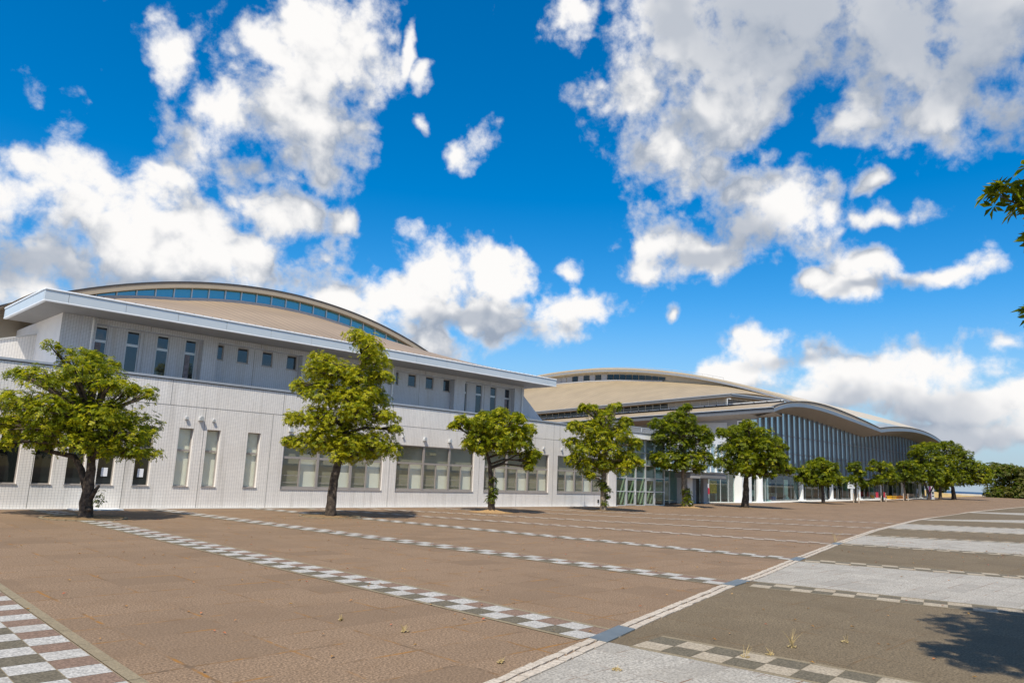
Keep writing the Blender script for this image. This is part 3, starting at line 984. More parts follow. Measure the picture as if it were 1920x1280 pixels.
# eave: soffit, fascia, roof edge
YE0, XE0, XE1 = 37.01, 8.37, 42.85
ZS, ZT = 8.94, 9.50
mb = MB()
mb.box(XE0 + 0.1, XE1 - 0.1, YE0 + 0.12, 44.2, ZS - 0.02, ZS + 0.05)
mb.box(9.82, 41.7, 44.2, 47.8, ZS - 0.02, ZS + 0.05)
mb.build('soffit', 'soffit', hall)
mb = MB()
for k in range(26):
    y = YE0 + 0.32 + k * 0.26
    if y < 39.3:
        mb.box(XE0 + 0.15, XE1 - 0.15, y, y + 0.015, ZS - 0.026, ZS - 0.015)
    else:
        mb.box(XE0 + 0.15, 9.74, y, y + 0.015, ZS - 0.026, ZS - 0.015)
mb.build('soffit_grooves', 'joint', hall)
XJ = [XE0, 9.32, 11.75, 14.18, 16.66, 19.15, 21.63, 24.16, 26.66, 29.19, 31.75, 34.22, 36.79, 39.34, 41.84, XE1]
mb = MB()
for a, b in zip(XJ[:-1], XJ[1:]):
    mb.box(a + 0.008, b - 0.008, YE0, YE0 + 0.12, ZS + 0.05, ZT - 0.10)
yj = [YE0 + 0.12, 38.9, 41.3, 44.2]
for a, b in zip(yj[:-1], yj[1:]):
    mb.box(XE0, XE0 + 0.12, a + 0.008, b - 0.008, ZS + 0.05, ZT - 0.10)
mb.box(XE1 - 0.12, XE1, YE0 + 0.13, 47.8, ZS + 0.05, ZT - 0.10)
mb.build('fascia', 'fascia', hall)
mb = MB()
mb.box(XE0 - 0.02, XE1 + 0.02, YE0 - 0.035, YE0 + 0.15, ZT - 0.085, ZT)
mb.box(XE0 - 0.035, XE0 + 0.14, YE0 + 0.15, 44.2, ZT - 0.085, ZT)
mb.box(XE0, XE1, YE0 - 0.012, YE0 + 0.13, ZS - 0.025, ZS + 0.045)
mb.box(XE0 - 0.012, XE0 + 0.13, YE0 + 0.13, 44.2, ZS - 0.025, ZS + 0.045)
mb.build('fascia_trim', 'fascia_trim', hall, bevel=0.02)
mb = MB()
mb.box(XE0 + 0.05, XE1 - 0.02, YE0 + 0.10, YE0 + 0.30, ZT - 0.13, ZT - 0.088)
mb.box(XE0 + 0.9, XE1 - 0.02, YE0 + 0.30, YE0 + 0.36, ZT, ZT + 0.045)
x = XE0 + 1.0
while x < XE1 - 0.1:
    mb.box(x, x + 0.05, YE0 + 0.24, YE0 + 0.44, ZT + 0.02, ZT + 0.075); x += 0.47
mb.build('snow_guard', 'dark_trim', hall)

# arched gymnasium roof
XC, ZC, RR, YA = 25.62, -22.44, 36.63, 47.8
def arc(x, d=0.0):
    return ZC + math.sqrt((RR - d) ** 2 - (x - XC) ** 2)
def drop(x):
    return float(np.interp(abs(x - XC), [0, 7.4, 13.1, 14.9, 32], [0.98, 0.96, 0.35, 0.27, 0.27]))
AX = [2.6 + i * (46.1 / 72) for i in range(73)]
mb = MB()
mb.strip([(x, YA - 0.45, arc(x)) for x in AX], [(x, 88.0, arc(x)) for x in AX])
mb.build('vault_roof', 'roof_y', hall, smooth=True)
mb = MB()
mb.strip([(x, YA - 0.45, arc(x, 0.36)) for x in AX], [(x, YA - 0.45, arc(x, 0.03)) for x in AX], 0)
mb.strip([(x, YA - 0.45, arc(x, 0.36)) for x in AX], [(x, YA + 0.05, arc(x, 0.36)) for x in AX], 0)
mb.strip([(x, YA - 0.48, arc(x, 0.045)) for x in AX], [(x, YA - 0.48, arc(x, -0.045)) for x in AX], 1)
mb.strip([(x, YA - 0.48, arc(x, -0.045)) for x in AX], [(x, YA + 0.3, arc(x, -0.045)) for x in AX], 1)
mb.build('vault_fascia', ['tan_wall', 'dark_trim'], hall)
mb = MB()
GX = [x for x in AX if abs(x - XC) < 12.5]
lo = lambda x: max(arc(x, drop(x) + 0.03), 5)
mb.strip([(x, YA - 0.02, lo(x)) for x in GX], [(x, YA - 0.02, arc(x, 0.37)) for x in GX])
mb.build('clerestory_glass', 'teal', hall)
mull = [13.4 + i * 1.107 for i in range(23)]
for x in mull:
    if abs(x - XC) > 12.4:
        continue
    mb = MB(); mb.box(x - 0.035, x + 0.035, YA - 0.12, YA - 0.03, lo(x) - 0.02, arc(x, 0.365))
    mb.build('clerestory_mullion', 'alu', hall)
mb = MB()
mb.strip([(x, YA - 0.15, lo(x) - 0.16) for x in GX], [(x, YA - 0.15, lo(x) + 0.02) for x in GX])
mb.strip([(x, YA - 0.15, lo(x) + 0.02) for x in GX], [(x, YA - 0.02, lo(x) + 0.02) for x in GX])
mb.build('clerestory_sill', 'ltgrey', hall)
mb = MB()
mb.strip([(x, YA + 0.06, 5.0) for x in AX], [(x, YA + 0.06, arc(x, 0.34)) for x in AX])
mb.build('gable_wall', 'tan_wall', hall)
mb = MB()
FX = [XE0 + 0.02 + i * (XE1 - XE0 - 0.04) / 66 for i in range(67)]
rows = []
for t in np.linspace(0, 1, 9):
    rows.append([(x, (YE0 + 0.16) * (1 - t) + (YA - 0.14) * t, (ZT - 0.005) * (1 - t) + max(arc(x, drop(x) + 0.18 if abs(x - XC) < 12.5 else drop(x)), ZT + 0.02) * t + 0.10 * math.sin(math.pi * t)) for x in FX])
mb.grid(rows)
mb.build('front_roof', 'roof_y', hall, smooth=True)

# ------------------------------------------------------------------ glazed porch at the right end of the hall
porch = thing('glass_porch', (54.3, 38.5, 0), 'glazed aluminium porch of square panes with two doors beside the tiled wall', 'porch')
YV = 37.0
xv = [50.68, 52.10, 53.50, 54.94, 56.40, 57.88]
zv = [0.03, 1.18, 2.30, 3.38, 4.48, 5.56]
mb = MB()
for x in xv:
    mb.box(x - 0.05, x + 0.05, YV - 0.04, YV + 0.14, 0.03, 5.56)
for i in range(5):
    a, b = xv[i] + 0.05, xv[i + 1] - 0.05
    for z in zv:
        if i in (1, 3) and z == 0.03:
            continue
        mb.box(a, b, YV - 0.036, YV + 0.136, z - 0.04, z + 0.04)
for z in zv:
    mb.box(xv[-1] - 0.045, xv[-1] + 0.045, YV + 0.15, 39.9, z - 0.04, z + 0.04)
for y in (38.0, 39.0, 39.95):
    mb.box(xv[-1] - 0.05, xv[-1] + 0.05, y - 0.05, y + 0.05, 0.03, 5.56)
mb.box(50.06, xv[0] - 0.05, YV - 0.02, YV + 0.3, 0.0, 5.56, 1)
mb.build('frame', ['alu', 'white'], porch)
mb = MB()
for i in range(5):
    a, b = xv[i] + 0.05, xv[i + 1] - 0.05
    for j in range(5):
        if i in (1, 3) and j < 2:
            continue
        mb.box(a, b, YV + 0.05, YV + 0.06, zv[j] + 0.04, zv[j + 1] - 0.04, 1 if j > 2 else 0)
for j in range(5):
    mb.box(xv[-1] - 0.01, xv[-1] + 0.01, YV + 0.15, 39.9, zv[j] + 0.04, zv[j + 1] - 0.04, 0)
mb.build('pane', ['green', 'skyglass'], porch)

for i in (1, 3):
    a, b = xv[i] + 0.05, xv[i + 1] - 0.05
    mb = MB()
    sash_frame(mb, a + 0.02, b - 0.02, YV - 0.01, YV + 0.07, 0.03, 2.24, 0.12)
    mb.box(a + 0.14, b - 0.14, YV - 0.006, YV + 0.066, 1.12, 1.22)
    d = mb.build('door', 'alu', porch)
    mb = MB(); mb.box(a + 0.14, b - 0.14, YV + 0.03, YV + 0.04, 0.15, 1.12); mb.box(a + 0.14, b - 0.14, YV + 0.03, YV + 0.04, 1.22, 2.12)
    mb.build('door_pane', 'green', d)
    mb = MB(); mb.tube([(b - 0.08, YV - 0.06, 0.9), (b - 0.08, YV - 0.06, 1.4)], 0.018)
    mb.build('handle', 'white', d)
mb = MB()
mb.box(50.06, 58.0, YF + 0.002, YF + 0.36, 5.60, 6.08)
mb.build('white_band', 'white', porch)
mb = MB()
mb.box(50.1, 57.8, 39.9, 40.0, 0, 2.6, 0)
mb.box(50.1, 57.8, 39.9, 40.0, 2.6, 5.8, 1)
for x in xv[1:-1]:
    mb.box(x + 0.06, x + 0.10, YV + 0.2, 38.2, 0.1, 5.5, 2)
mb.build('inner_wall', ['interior_dark', 'interior', 'cream'], porch)

# ------------------------------------------------------------------ arena (right building)
arena = thing('arena', (110.0, 55.0, 0.3), 'long glass fronted arena with double wave roof and tan vaulted tiers', 'arena')
IMAGE_TILT = 0.037  # level roof tiers tilted down with depth to follow their image pixels
YEV, YGL = 41.0, 44.0
_b1 = [(89.0, 11.1), (90.3, 11.44), (91.71, 11.82), (94.92, 12.24), (98.27, 12.48), (101.72, 12.58), (107.19, 12.39), (113.19, 12.04), (119.63, 11.70), (124.21, 11.38), (128.0, 11.15)]
_b2 = [(128.0, 11.15), (131.63, 11.58), (137.08, 11.94), (142.82, 12.24), (148.91, 12.36), (153.22, 12.22), (157.89, 11.75), (162.0, 11.2), (166.0, 10.3)]
_t1 = [(89.0, 11.75), (91.74, 12.45), (94.96, 12.98), (97.64, 13.26), (100.25, 13.44), (103.61, 13.58), (109.24, 13.38), (115.42, 12.98), (122.0, 12.45), (128.0, 11.82)]
_t2 = [(128.0, 11.82), (131.73, 12.31), (135.53, 12.64), (142.95, 12.99), (149.03, 13.03), (154.13, 12.83), (157.99, 12.38), (162.12, 11.82), (166.0, 10.95)]
def smooth_curve(pts, deg):
    x = np.array([p[0] for p in pts]); z = np.array([p[1] for p in pts])
    c = np.polyfit((x - x.mean()) / 20, z, deg)
    return lambda t: float(np.polyval(c, (t - x.mean()) / 20))
fb1, fb2, ft1, ft2 = smooth_curve(_b1, 5), smooth_curve(_b2, 4), smooth_curve(_t1, 5), smooth_curve(_t2, 4)
WB = lambda x: fb1(x) if x <= 128 else fb2(x)
WT = lambda x: max(ft1(x) if x <= 128 else ft2(x), WB(x) + 0.55)
WX = list(np.linspace(89.0, 128.0, 53)) + list(np.linspace(128.02, 164.0, 45))
YB = 100.0
def pz(y):
    return -IMAGE_TILT * (y - YEV)

mb = MB()
mb.grid([[(x, y, WT(x) + pz(y)) for x in WX] for y in (YEV + 0.25, 60, 80, YB)])
mb.build('wave_roof', 'roof_x', arena, smooth=True)
mb = MB()
H1 = lambda x: WB(x) + 0.46
mb.strip([(x, YEV, WB(x)) for x in WX], [(x, YEV, H1(x)) for x in WX], 0)
mb.strip([(x, YEV, H1(x)) for x in WX], [(x, YEV + 0.18, H1(x)) for x in WX], 1)
mb.strip([(x, YEV + 0.18, H1(x)) for x in WX], [(x, YEV + 0.18, WT(x) - 0.06) for x in WX], 1)
mb.strip([(x, YEV + 0.10, WT(x) - 0.10) for x in WX], [(x, YEV + 0.10, WT(x) + 0.02) for x in WX], 2)
mb.strip([(x, YEV + 0.10, WT(x) + 0.02) for x in WX], [(x, YEV + 0.45, WT(x) + 0.02) for x in WX], 2)
mb.build('wave_fascia', ['wave_metal', 'tan_wall', 'dark_trim'], arena)
mb = MB()
mb.strip([(x, YEV, WB(x)) for x in WX], [(x, YGL + 0.1, WB(x) - 0.80) for x in WX])
mb.build('wave_soffit', 'soffit_brown', arena, smooth=True)
# west eave
XW = 89.0
mb = MB()
ys = [YEV, 55, 70, 85, YB]
mb.strip([(XW, y, WB(XW) + pz(y)) for y in ys], [(XW, y, WB(XW) + 0.30 + pz(y)) for y in ys], 0)
mb.strip([(XW, y, WB(XW) + 0.30 + pz(y)) for y in ys], [(XW + 0.12, y, WB(XW) + 0.30 + pz(y)) for y in ys], 2)
mb.strip([(XW + 0.12, y, WB(XW) + 0.30 + pz(y)) for y in ys], [(XW + 0.12, y, WB(XW) + 0.5 + pz(y)) for y in ys], 0)
mb.strip([(XW - 0.05, y, WB(XW) + 0.58 + pz(y)) for y in ys], [(XW - 0.05, y, WB(XW) + 0.68 + pz(y)) for y in ys], 1)
mb.strip([(XW - 0.05, y, WB(XW) + 0.68 + pz(y)) for y in ys], [(XW + 0.6, y, WB(XW) + 0.72 + pz(y)) for y in ys], 1)
mb.build('west_fascia', ['eave_metal', 'coping', 'dark_trim'], arena)
mb = MB()
mb.strip([(XW, y, WB(XW) + pz(y)) for y in ys], [(91.6, y, WB(XW) - 0.35 + pz(y)) for y in ys])
mb.build('west_soffit', 'soffit_brown', arena)

# west wall with panels, shutter and windows
XWW = 91.5
mb = MB()
mb.prism([(44.1, 0), (YB, 0), (YB, 8.4), (44.1, 10.75)], 'x', XWW, XWW + 0.3)
mb.build('west_wall', 'grey', arena)
mb = MB()
mb.box(XWW - 0.06, XWW, 48.7, 53.2, 9.35, 10.1)
mb.box(XWW - 0.05, XWW, 49.2, 51.8, 7.2, 9.34)
mb.build('shutter', 'ltgrey', arena)
mb = MB()
for y in (50.06, 50.93):
    mb.box(XWW - 0.055, XWW - 0.045, y - 0.012, y + 0.012, 7.2, 9.3)
mb.build('shutter_joint', 'joint', arena)
mb = MB()
sash = [(45.3, 47.2, 8.2, 10.3)]
for a, b, c, d in sash:
    mb.box(XWW - 0.08, XWW, a, a + 0.14, c, d); mb.box(XWW - 0.08, XWW, b - 0.14, b, c, d)
    mb.box(XWW - 0.078, XWW, a + 0.14, b - 0.14, d - 0.14, d); mb.box(XWW - 0.078, XWW, a + 0.14, b - 0.14, c, c + 0.1)
w = mb.build('window', 'white', arena)
mb = MB(); mb.box(XWW - 0.03, XWW - 0.01, 45.44, 47.06, 8.3, 10.16)
mb.build('pane', 'blackglass', w)
mb = MB()
mb.box(XWW - 0.04, XWW - 0.01, 44.0, 45.25, 3.7, 10.45)
mb.build('corner_glass', 'skyglass', arena)
for k in range(9):
    y = 62.0 + k * 3.4
    mb = MB(); mb.box(XWW - 0.07, XWW, y, y + 2.6, 7.0, 8.75 + pz(y) * 0.5 + 0.6)
    w = mb.build('window', 'white', arena)
    mb = MB(); mb.box(XWW - 0.09, XWW - 0.075, y + 0.15, y + 2.45, 7.1, 8.6 + pz(y) * 0.5 + 0.55)
    mb.build('pane', 'interior', w)

# front curtain wall: opaque backing glass, fins, transoms, ledge
FXS = [x for x in WX if 90.4 <= x <= 160.0]
mb = MB()
mb.strip([(x, YGL + 0.02, 3.6) for x in FXS], [(x, YGL + 0.02, WB(x) - 0.78) for x in FXS])
mb.build('curtain_glass', 'skyglass', arena)
x = 90.5
k = 0
while x < 160.0:
    mb = MB()
    mb.box(x - 0.05, x + 0.05, YGL - 0.24, YGL + 0.01, 3.70, WB(x) - 0.70)
    mb.build('fin', 'fin', arena)
    x += 1.735; k += 1
mb = MB()
for z in (6.42, 8.78):
    mb.box(90.4, 160.0, YGL - 0.10, YGL + 0.015, z - 0.05, z + 0.05)
mb.build('transom', 'fin', arena)
mb = MB()
mb.box(90.0, 160.0, YGL - 0.85, YGL + 0.6, 3.42, 3.72)
mb.build('ledge', 'fin', arena)
mb = MB()
mb.box(159.9, 160.2, YGL, 70, 0.6, 11.0)
mb.build('east_wall', 'grey', arena)

# ground floor glazing
mb = MB()
mb.box(91.0, 160.0, YGL + 0.02, YGL + 0.03, 0.05, 3.42)
mb.build('ground_floor_glass', 'green', arena)
x = 91.0
while x < 160:
    mb = MB(); mb.box(x - 0.02, x + 0.02, YGL - 0.01, YGL + 0.06, gz(x), 3.42); x += 2.3
    mb.build('glass_joint', 'alu', arena)
for x in (92.0, 102.7, 113.3, 124.3, 135.0, 146.0, 156.0):
    mb = MB()
    mb.box(x - 0.2, x + 0.2, YGL - 0.55, YGL - 0.15, gz(x) - 0.1, 3.42)
    mb.box(x - 0.45, x + 0.45, YGL - 0.8, YGL + 0.0, gz(x) - 0.1, gz(x) + 0.16)
    mb.build('column', 'white', arena)
mb = MB()
mb.box(72.0, 159.0, 52.0, 52.2, 0, 6.4, 0)
mb.box(72.0, 159.5, 42.9, 52.0, 3.44, 3.5, 1)
for x in (97, 108, 119, 128, 140):
    mb.box(x, x + 1.2, 47.0, 47.6, 0, 3.4, 2)
for x in (94, 101, 112, 123):
    mb.box(x, x + 4, 51.8, 51.95, 0.2, 2.6, 3)
mb.build('lobby_wall', ['interior_dark', 'interior_dark', 'interior', 'interior'], arena)
mb = MB()
mb.grid([[(x, y, gz(x) + 0.02) for x in (60, 85, 110, 135, 160)] for y in (41.0, 43.0, 52.0)])
mb.build('lobby_floor', 'concrete', arena)

# low entrance block between the porch and the glass front
mb = MB()
mb.box(58.0, 71.6, 40.0, 40.3, 5.55, 6.3)
mb.box(71.61, 91.4, 42.5, 42.8, 6.45, 7.45)
mb.box(71.3, 71.6, 40.31, 42.79, 5.55, 7.3)
mb.build('parapet', 'white', arena)
mb = MB()
mb.box(58.0, 71.3, 40.31, 44, 6.0, 6.1)
mb.box(71.61, 91.4, 42.81, 44, 7.0, 7.1)
mb.box(58.0, 91.4, 44.0, 52, 6.9, 7.0)
mb.build('low_roof', 'ltgrey', arena)
mb = MB()
mb.box(57.95, 71.5, 40.10, 40.12, 3.15, 5.54)
mb.build('upper_glazing', 'skyglass', arena)
mb = MB()
mb.box(71.61, 91.4, 42.60, 42.62, 3.3, 6.44)
mb.build('upper_glazing', 'skyglass', arena)
x = 58.3
while x < 91:
    mb = MB()
    y = 40.0 if x < 71.5 else 42.5
    mb.box(x - 0.05, x + 0.05, y - 0.1, y + 0.1, 3.15 if x < 71.5 else 3.3, 5.54 if x < 71.5 else 6.44)
    x += 1.35
    mb.build('glazing_bar', 'white', arena)
mb = MB()
mb.box(58.0, 91.4, 47.0, 47.2, 0, 3.2)
mb.build('lobby_back_wall', 'interior', arena)
mb = MB()
mb.box(58.1, 64.5, 40.05, 40.06, 0.1, 3.1)
mb.build('entrance_glass', 'green', arena)
mb = MB()
mb.box(71.7, 81.4, 42.55, 42.56, 0.1, 3.2)
mb.build('entrance_glass', 'green', arena)
mb = MB()
mb.box(83.95, 91.0, 42.55, 42.56, 0.1, 3.2)
mb.build('entrance_glass', 'green', arena)
mb = MB()
for x in (58.1, 60.2, 62.6, 63.6, 73.5, 75.6, 78.2, 80.0, 85.0, 86.6, 89.4):
    mb = MB()
    if x < 70:
        mb.box(x - 0.04, x + 0.04, 40.0, 40.1, 0, 3.12)
    else:
        mb.box(x - 0.025, x + 0.025, 42.5, 42.6, 0, 3.28)
    mb.build('entrance_bar', 'alu', arena)
mb = MB(); mb.box(65.2, 66.15, 39.0, 40.2, 0, 2.52)
mb.build('entrance_pillar', 'white', arena)
mb = MB()
mb.box(64.6, 71.6, 38.3, 40.0, 2.53, 3.05, 0)
mb.box(66.4, 71.5, 38.26, 38.3, 2.60, 2.86, 1)
mb.build('canopy', ['ltgrey', 'grey'], arena)
mb = MB(); mb.box(66.6, 68.35, 39.9, 40.0, 0.02, 2.5)
d = mb.build('door', 'door', arena)
mb = MB(); mb.tube([(68.2, 39.86, 0.9), (68.2, 39.86, 1.3)], 0.02)
mb.build('handle', 'alu', d)
mb = MB()
mb.box(68.4, 69.7, 40.3, 40.4, 0.0, 2.52, 0)
mb.box(69.75, 70.6, 39.85, 40.2, 0.0, 2.52, 1)
mb.build('door_recess', ['interior_dark', 'ltgrey'], arena)
mb = MB()
mb.box(81.5, 83.9, 41.6, 42.7, 0, 3.28)
mb.build('entrance_pillar', 'white', arena)
mb = MB()
mb.tube([(86.5, 41.9, 0), (86.5, 41.9, 3.28)], 0.42, 20)
mb.box(85.6, 90.2, 41.0, 42.4, 0, 0.10)
mb.build('round_column', 'white', arena, smooth=False)
mb = MB()
mb.box(58.0, 71.5, 38.2, 40.3, 3.06, 3.14)
mb.box(71.61, 91.4, 42.3, 42.7, 3.28, 3.3)
mb.build('lintel', 'grey', arena)

# middle tier: clerestory above the low roof, eave and tan roof
XM, YMC = 95.5, 50.2
def mid_z(y):
    return 14.07 - 0.0415 * (y - YMC)
ys = list(np.linspace(YMC, 112.0, 24))
mb = MB()
mb.strip([(XM, y, mid_z(y)) for y in ys], [(XM, y, mid_z(y) + 0.24) for y in ys], 0)
mb.strip([(XM, y, mid_z(y) + 0.24) for y in ys], [(XM + 0.1, y, mid_z(y) + 0.24) for y in ys], 2)
mb.strip([(XM + 0.1, y, mid_z(y) + 0.24) for y in ys], [(XM + 0.1, y, mid_z(y) + 0.36) for y in ys], 0)
mb.strip([(XM - 0.04, y, mid_z(y) + 0.36) for y in ys], [(XM - 0.04, y, mid_z(y) + 0.46) for y in ys], 1)
rx = list(np.linspace(XM, 111.5, 12))
rz = lambda x: 14.07 + 0.045 * (x - XM)
mb.strip([(x, YMC, rz(x)) for x in rx], [(x, YMC, rz(x) + 0.30) for x in rx], 0)
mb.strip([(x, YMC - 0.05, rz(x) + 0.30) for x in rx], [(x, YMC - 0.05, rz(x) + 0.46) for x in rx], 1)
mb.build('middle_fascia', ['eave_metal', 'coping', 'dark_trim'], arena)
mb = MB()
mb.strip([(XM, y, mid_z(y)) for y in ys], [(97.1, y, mid_z(y)) for y in ys])
mb.strip([(x, YMC, rz(x)) for x in rx], [(x, 51.8, rz(x) - 0.05) for x in rx])
mb.build('middle_soffit', 'soffit_brown', arena)
mb = MB()
ys2 = [y for y in np.arange(51.7, 111, 0.5)]
mb.strip([(97.12, y, WT(97.1) + pz(y) - 0.1) for y in ys2], [(97.12, y, mid_z(y) + 0.05) for y in ys2])
mb.strip([(x, 51.75, WT(x) + pz(51.75) - 0.1) for x in rx if x > 97], [(x, 51.75, rz(x)) for x in rx if x > 97])
mb.build('middle_wall', 'white', arena)
y = 51.9
while y < 104:
    mb = MB()
    z0, z1 = WT(97.1) + pz(y) + 0.12, mid_z(y) - 0.04
    mb.box(97.04, 97.10, y + 0.07, y + 1.28, z0, z1, 0)
    mb.build('middle_window', 'blackglass' if y > 60.3 else 'ltgrey', arena)
    y += 1.36
for x in np.arange(97.3, 108, 1.5):
    mb = MB(); mb.box(x + 0.07, x + 1.4, 51.68, 51.73, WT(x) + pz(51.7) + 0.15, rz(x) - 0.15)
    mb.build('middle_window', 'grey', arena)
mb = MB()
yr = list(np.linspace(43.2, 104, 30))
mb.tube([(96.6, y, WT(96.6) + pz(y) + 0.30) for y in yr], 0.05, 6, 0)
for y in np.arange(43.5, 104, 1.9):
    mb.box(96.5, 96.7, y, y + 0.1, WT(96.6) + pz(y) - 0.05, WT(96.6) + pz(y) + 0.32, 1)
mb.strip([(96.9, y, WT(96.9) + pz(y) + 0.01) for y in yr], [(96.9, y, WT(96.9) + pz(y) + 0.22) for y in yr], 1)
mb.build('snow_fence', ['fascia_trim', 'dark_trim'], arena)

# upper vault with clerestory
VY, VZ, VR, VX = 90.0, -100.08, 122.64, 111.0
def vz(y, d=0.0):
    return VZ + math.sqrt((VR - d) ** 2 - (y - VY) ** 2)
BC = [(46.0, 14.2), (50.2, 15.30), (55, 16.75), (59.7, 17.9), (65.85, 18.68), (71.4, 19.28), (81.9, 20.05), (89, 20.22), (97, 20.15), (105, 19.7), (115, 18.6), (125, 16.8)]
def base(y):
    return float(np.interp(y, [p[0] for p in BC], [p[1] for p in BC]))
VYS = list(np.linspace(44.0, 134.0, 91))
mb = MB()
mb.strip([(VX, y, vz(y)) for y in VYS], [(165.0, y, vz(y)) for y in VYS])
mb.build('vault_roof', 'roof_pale', arena, smooth=True)
mb = MB()
mb.strip([(VX, y, vz(y, 0.30)) for y in VYS], [(VX, y, vz(y)) for y in VYS], 0)
mb.strip([(VX, y, vz(y, 0.30)) for y in VYS], [(VX + 0.2, y, vz(y, 0.30)) for y in VYS], 0)
mb.strip([(VX + 0.2, y, vz(y, 0.62)) for y in VYS], [(VX + 0.2, y, vz(y, 0.30)) for y in VYS], 1)
mb.strip([(VX + 0.2, y, vz(y, 0.62)) for y in VYS], [(VX + 1.3, y, vz(y, 0.70)) for y in VYS], 1)
mb.build('vault_fascia', ['roof_pale', 'fascia_trim'], arena)
mb = MB()
gy = [y for y in VYS if y >= 46]
mb.strip([(112.25, y, min(base(y), vz(y, 0.7)) - 0.1) for y in gy], [(112.25, y, vz(y, 0.5)) for y in gy])
mb.build('vault_end_wall', 'roof_pale', arena)
seq = 'DDDDDDDDDGDGDGDGGGDGDDDDD'
for k, ch in enumerate(seq):
    y = 71.5 + k * 1.42
    mb = MB()
    mb.prism([(y + 0.08, base(y + 0.1) + 0.22), (y + 1.34, base(y + 1.3) + 0.22), (y + 1.34, vz(y + 1.34, 1.12)), (y + 0.08, vz(y + 0.08, 1.12))], 'x', 112.14, 112.2)
    mb.build('vault_window', 'blackglass' if ch == 'D' else 'ltgrey', arena)
mb = MB()
mb.strip([(112.0, y, base(y) - 0.05) for y in gy if y > 71], [(112.0, y, base(y) + 0.16) for y in gy if y > 71], 0)
mb.strip([(112.0, y, base(y) + 0.16) for y in gy if y > 71], [(112.2, y, base(y) + 0.16) for y in gy if y > 71], 0)
mb.build('vault_sill', 'ltgrey', arena)
mb = MB()
rows = []
for t in np.linspace(0, 1, 12):
    rows.append([(XM * (1 - t) + 112.2 * t, y, (mid_z(y) + 0.46) * (1 - t) + base(y) * t + 0.25 * math.sin(math.pi * t)) for y in np.linspace(YMC, 118, 40)])
mb.grid(rows)
mb.build('middle_roof', 'roof_x', arena, smooth=True)
mb = MB()
gy2 = [y for y in VYS if 60 < y < 118]
mb.tube([(113.5, y, vz(y) + 0.42) for y in gy2], 0.03, 5)
for y in gy2[::2]:
    mb.tube([(113.5, y, vz(y) - 0.02), (113.5, y, vz(y) + 0.42)], 0.025, 5)
mb.build('roof_rail', 'ltgrey', arena)

# terrace railing above the porch
mb = MB()
for z in (6.95, 6.2):
    mb.box(53.0, 72.0, 39.98, 40.02, z, z + 0.05)
x = 53.0
while x < 72:
    mb.box(x - 0.012, x + 0.012, 39.985, 40.015, 6.25, 6.95); x += 0.16
for x in np.arange(53, 72.1, 1.9):
    mb.box(x - 0.03, x + 0.03, 39.97, 40.03, 5.95, 7.0)
tag(mb.build('terrace_railing', 'alu'), 'pale vertical bar railing on the flat roof above the glazed porch', 'railing')

# things seen behind the entrance glass
t = thing('notice_board', (78.3, 43.6, 0), 'orange yellow notice board standing behind the entrance glass', 'notice board')
mb = MB(); mb.box(77.3, 79.3, 43.6, 43.66, 0.95, 2.4); mb.build('board', 'yellow', t)
mb = MB()
for x in (77.5, 79.1):
    mb.box(x - 0.03, x + 0.03, 43.55, 43.7, 0.02, 0.95)
mb.build('leg', 'alu', t)
t = thing('fire_box', (74.6, 42.3, 0), 'dark red hydrant box with white notice beside the entrance post', 'fire box')
mb = MB(); mb.box(74.2, 75.0, 42.1, 42.45, 0.9, 1.55); mb.box(74.5, 74.7, 42.2, 42.35, 0.0, 0.9); mb.build('cabinet', 'red', t, bevel=0.02)
mb = MB(); mb.box(74.25, 74.95, 42.2, 42.3, 1.58, 2.0); mb.build('notice', 'paper', t)
t = thing('reception_counter', (90.8, 45, 0), 'white reception counter inside the glass beside the round column', 'counter')
mb = MB(); mb.box(89.6, 92.0, 44.9, 45.5, 0.65, 1.4); mb.build('counter_front', 'white', t, bevel=0.02)
mb = MB(); mb.box(89.7, 91.9, 45.0, 45.45, 0.02, 0.65); mb.build('plinth', 'grey', t)
def chair():
    t = thing('lobby_chair', (0, 0, 0), 'white shell chair in the lobby row behind the glass', 'chair', 'row of lobby chairs')
    mb = MB(); mb.prism([(-0.22, 0.42), (0.22, 0.42), (0.22, 0.46), (-0.22, 0.46)], 'y', -0.22, 0.22); mb.build('seat', 'white', t, bevel=0.015)
    mb = MB(); mb.prism([(0.18, 0.46), (0.23, 0.46), (0.32, 0.92), (0.27, 0.92)], 'y', -0.21, 0.21); mb.build('backrest', 'white', t, bevel=0.015)
    for sx in (-0.18, 0.18):
        for sy in (-0.18, 0.18):
            mb = MB(); mb.tube([(sx, sy, 0.42), (sx * 1.15, sy * 1.15, 0.0)], 0.014, 6); mb.build('leg', 'alu', t)
    return t
ch0 = chair()
first = True
for k, x in enumerate((93.8, 94.9, 96.0, 97.1, 98.2)):
    if first:
        r = ch0; first = False
    else:
        r = ch0.copy(); COL.objects.link(r)
        for c in [c for c in bpy.data.objects if c.parent == ch0]:
            d = c.copy(); COL.objects.link(d); d.parent = r
    r.location = (x, 45.4, gz(x) + 0.03)
    r['label'] = ('first', 'second', 'third', 'fourth', 'fifth')[k] + ' white shell chair from the left in the lobby row behind the glass'
mb = MB(); mb.prism([(95.5, 44.4), (96.3, 44.4), (96.38, 44.9), (95.42, 44.9)], 'z', gz(96) + 0.03, gz(96) + 0.55)
tag(mb.build('storage_bin', 'blue', bevel=0.02), 'blue plastic bin in front of the lobby chairs', 'bin')
t = thing('poster_stand', (100.9, 45.0, 0.2), 'tall white poster stand on a splayed foot inside the glass front', 'poster stand')
mb = MB(); mb.box(100.3, 101.5, 45.0, 45.06, 0.85, 2.9); mb.build('poster', 'white', t)
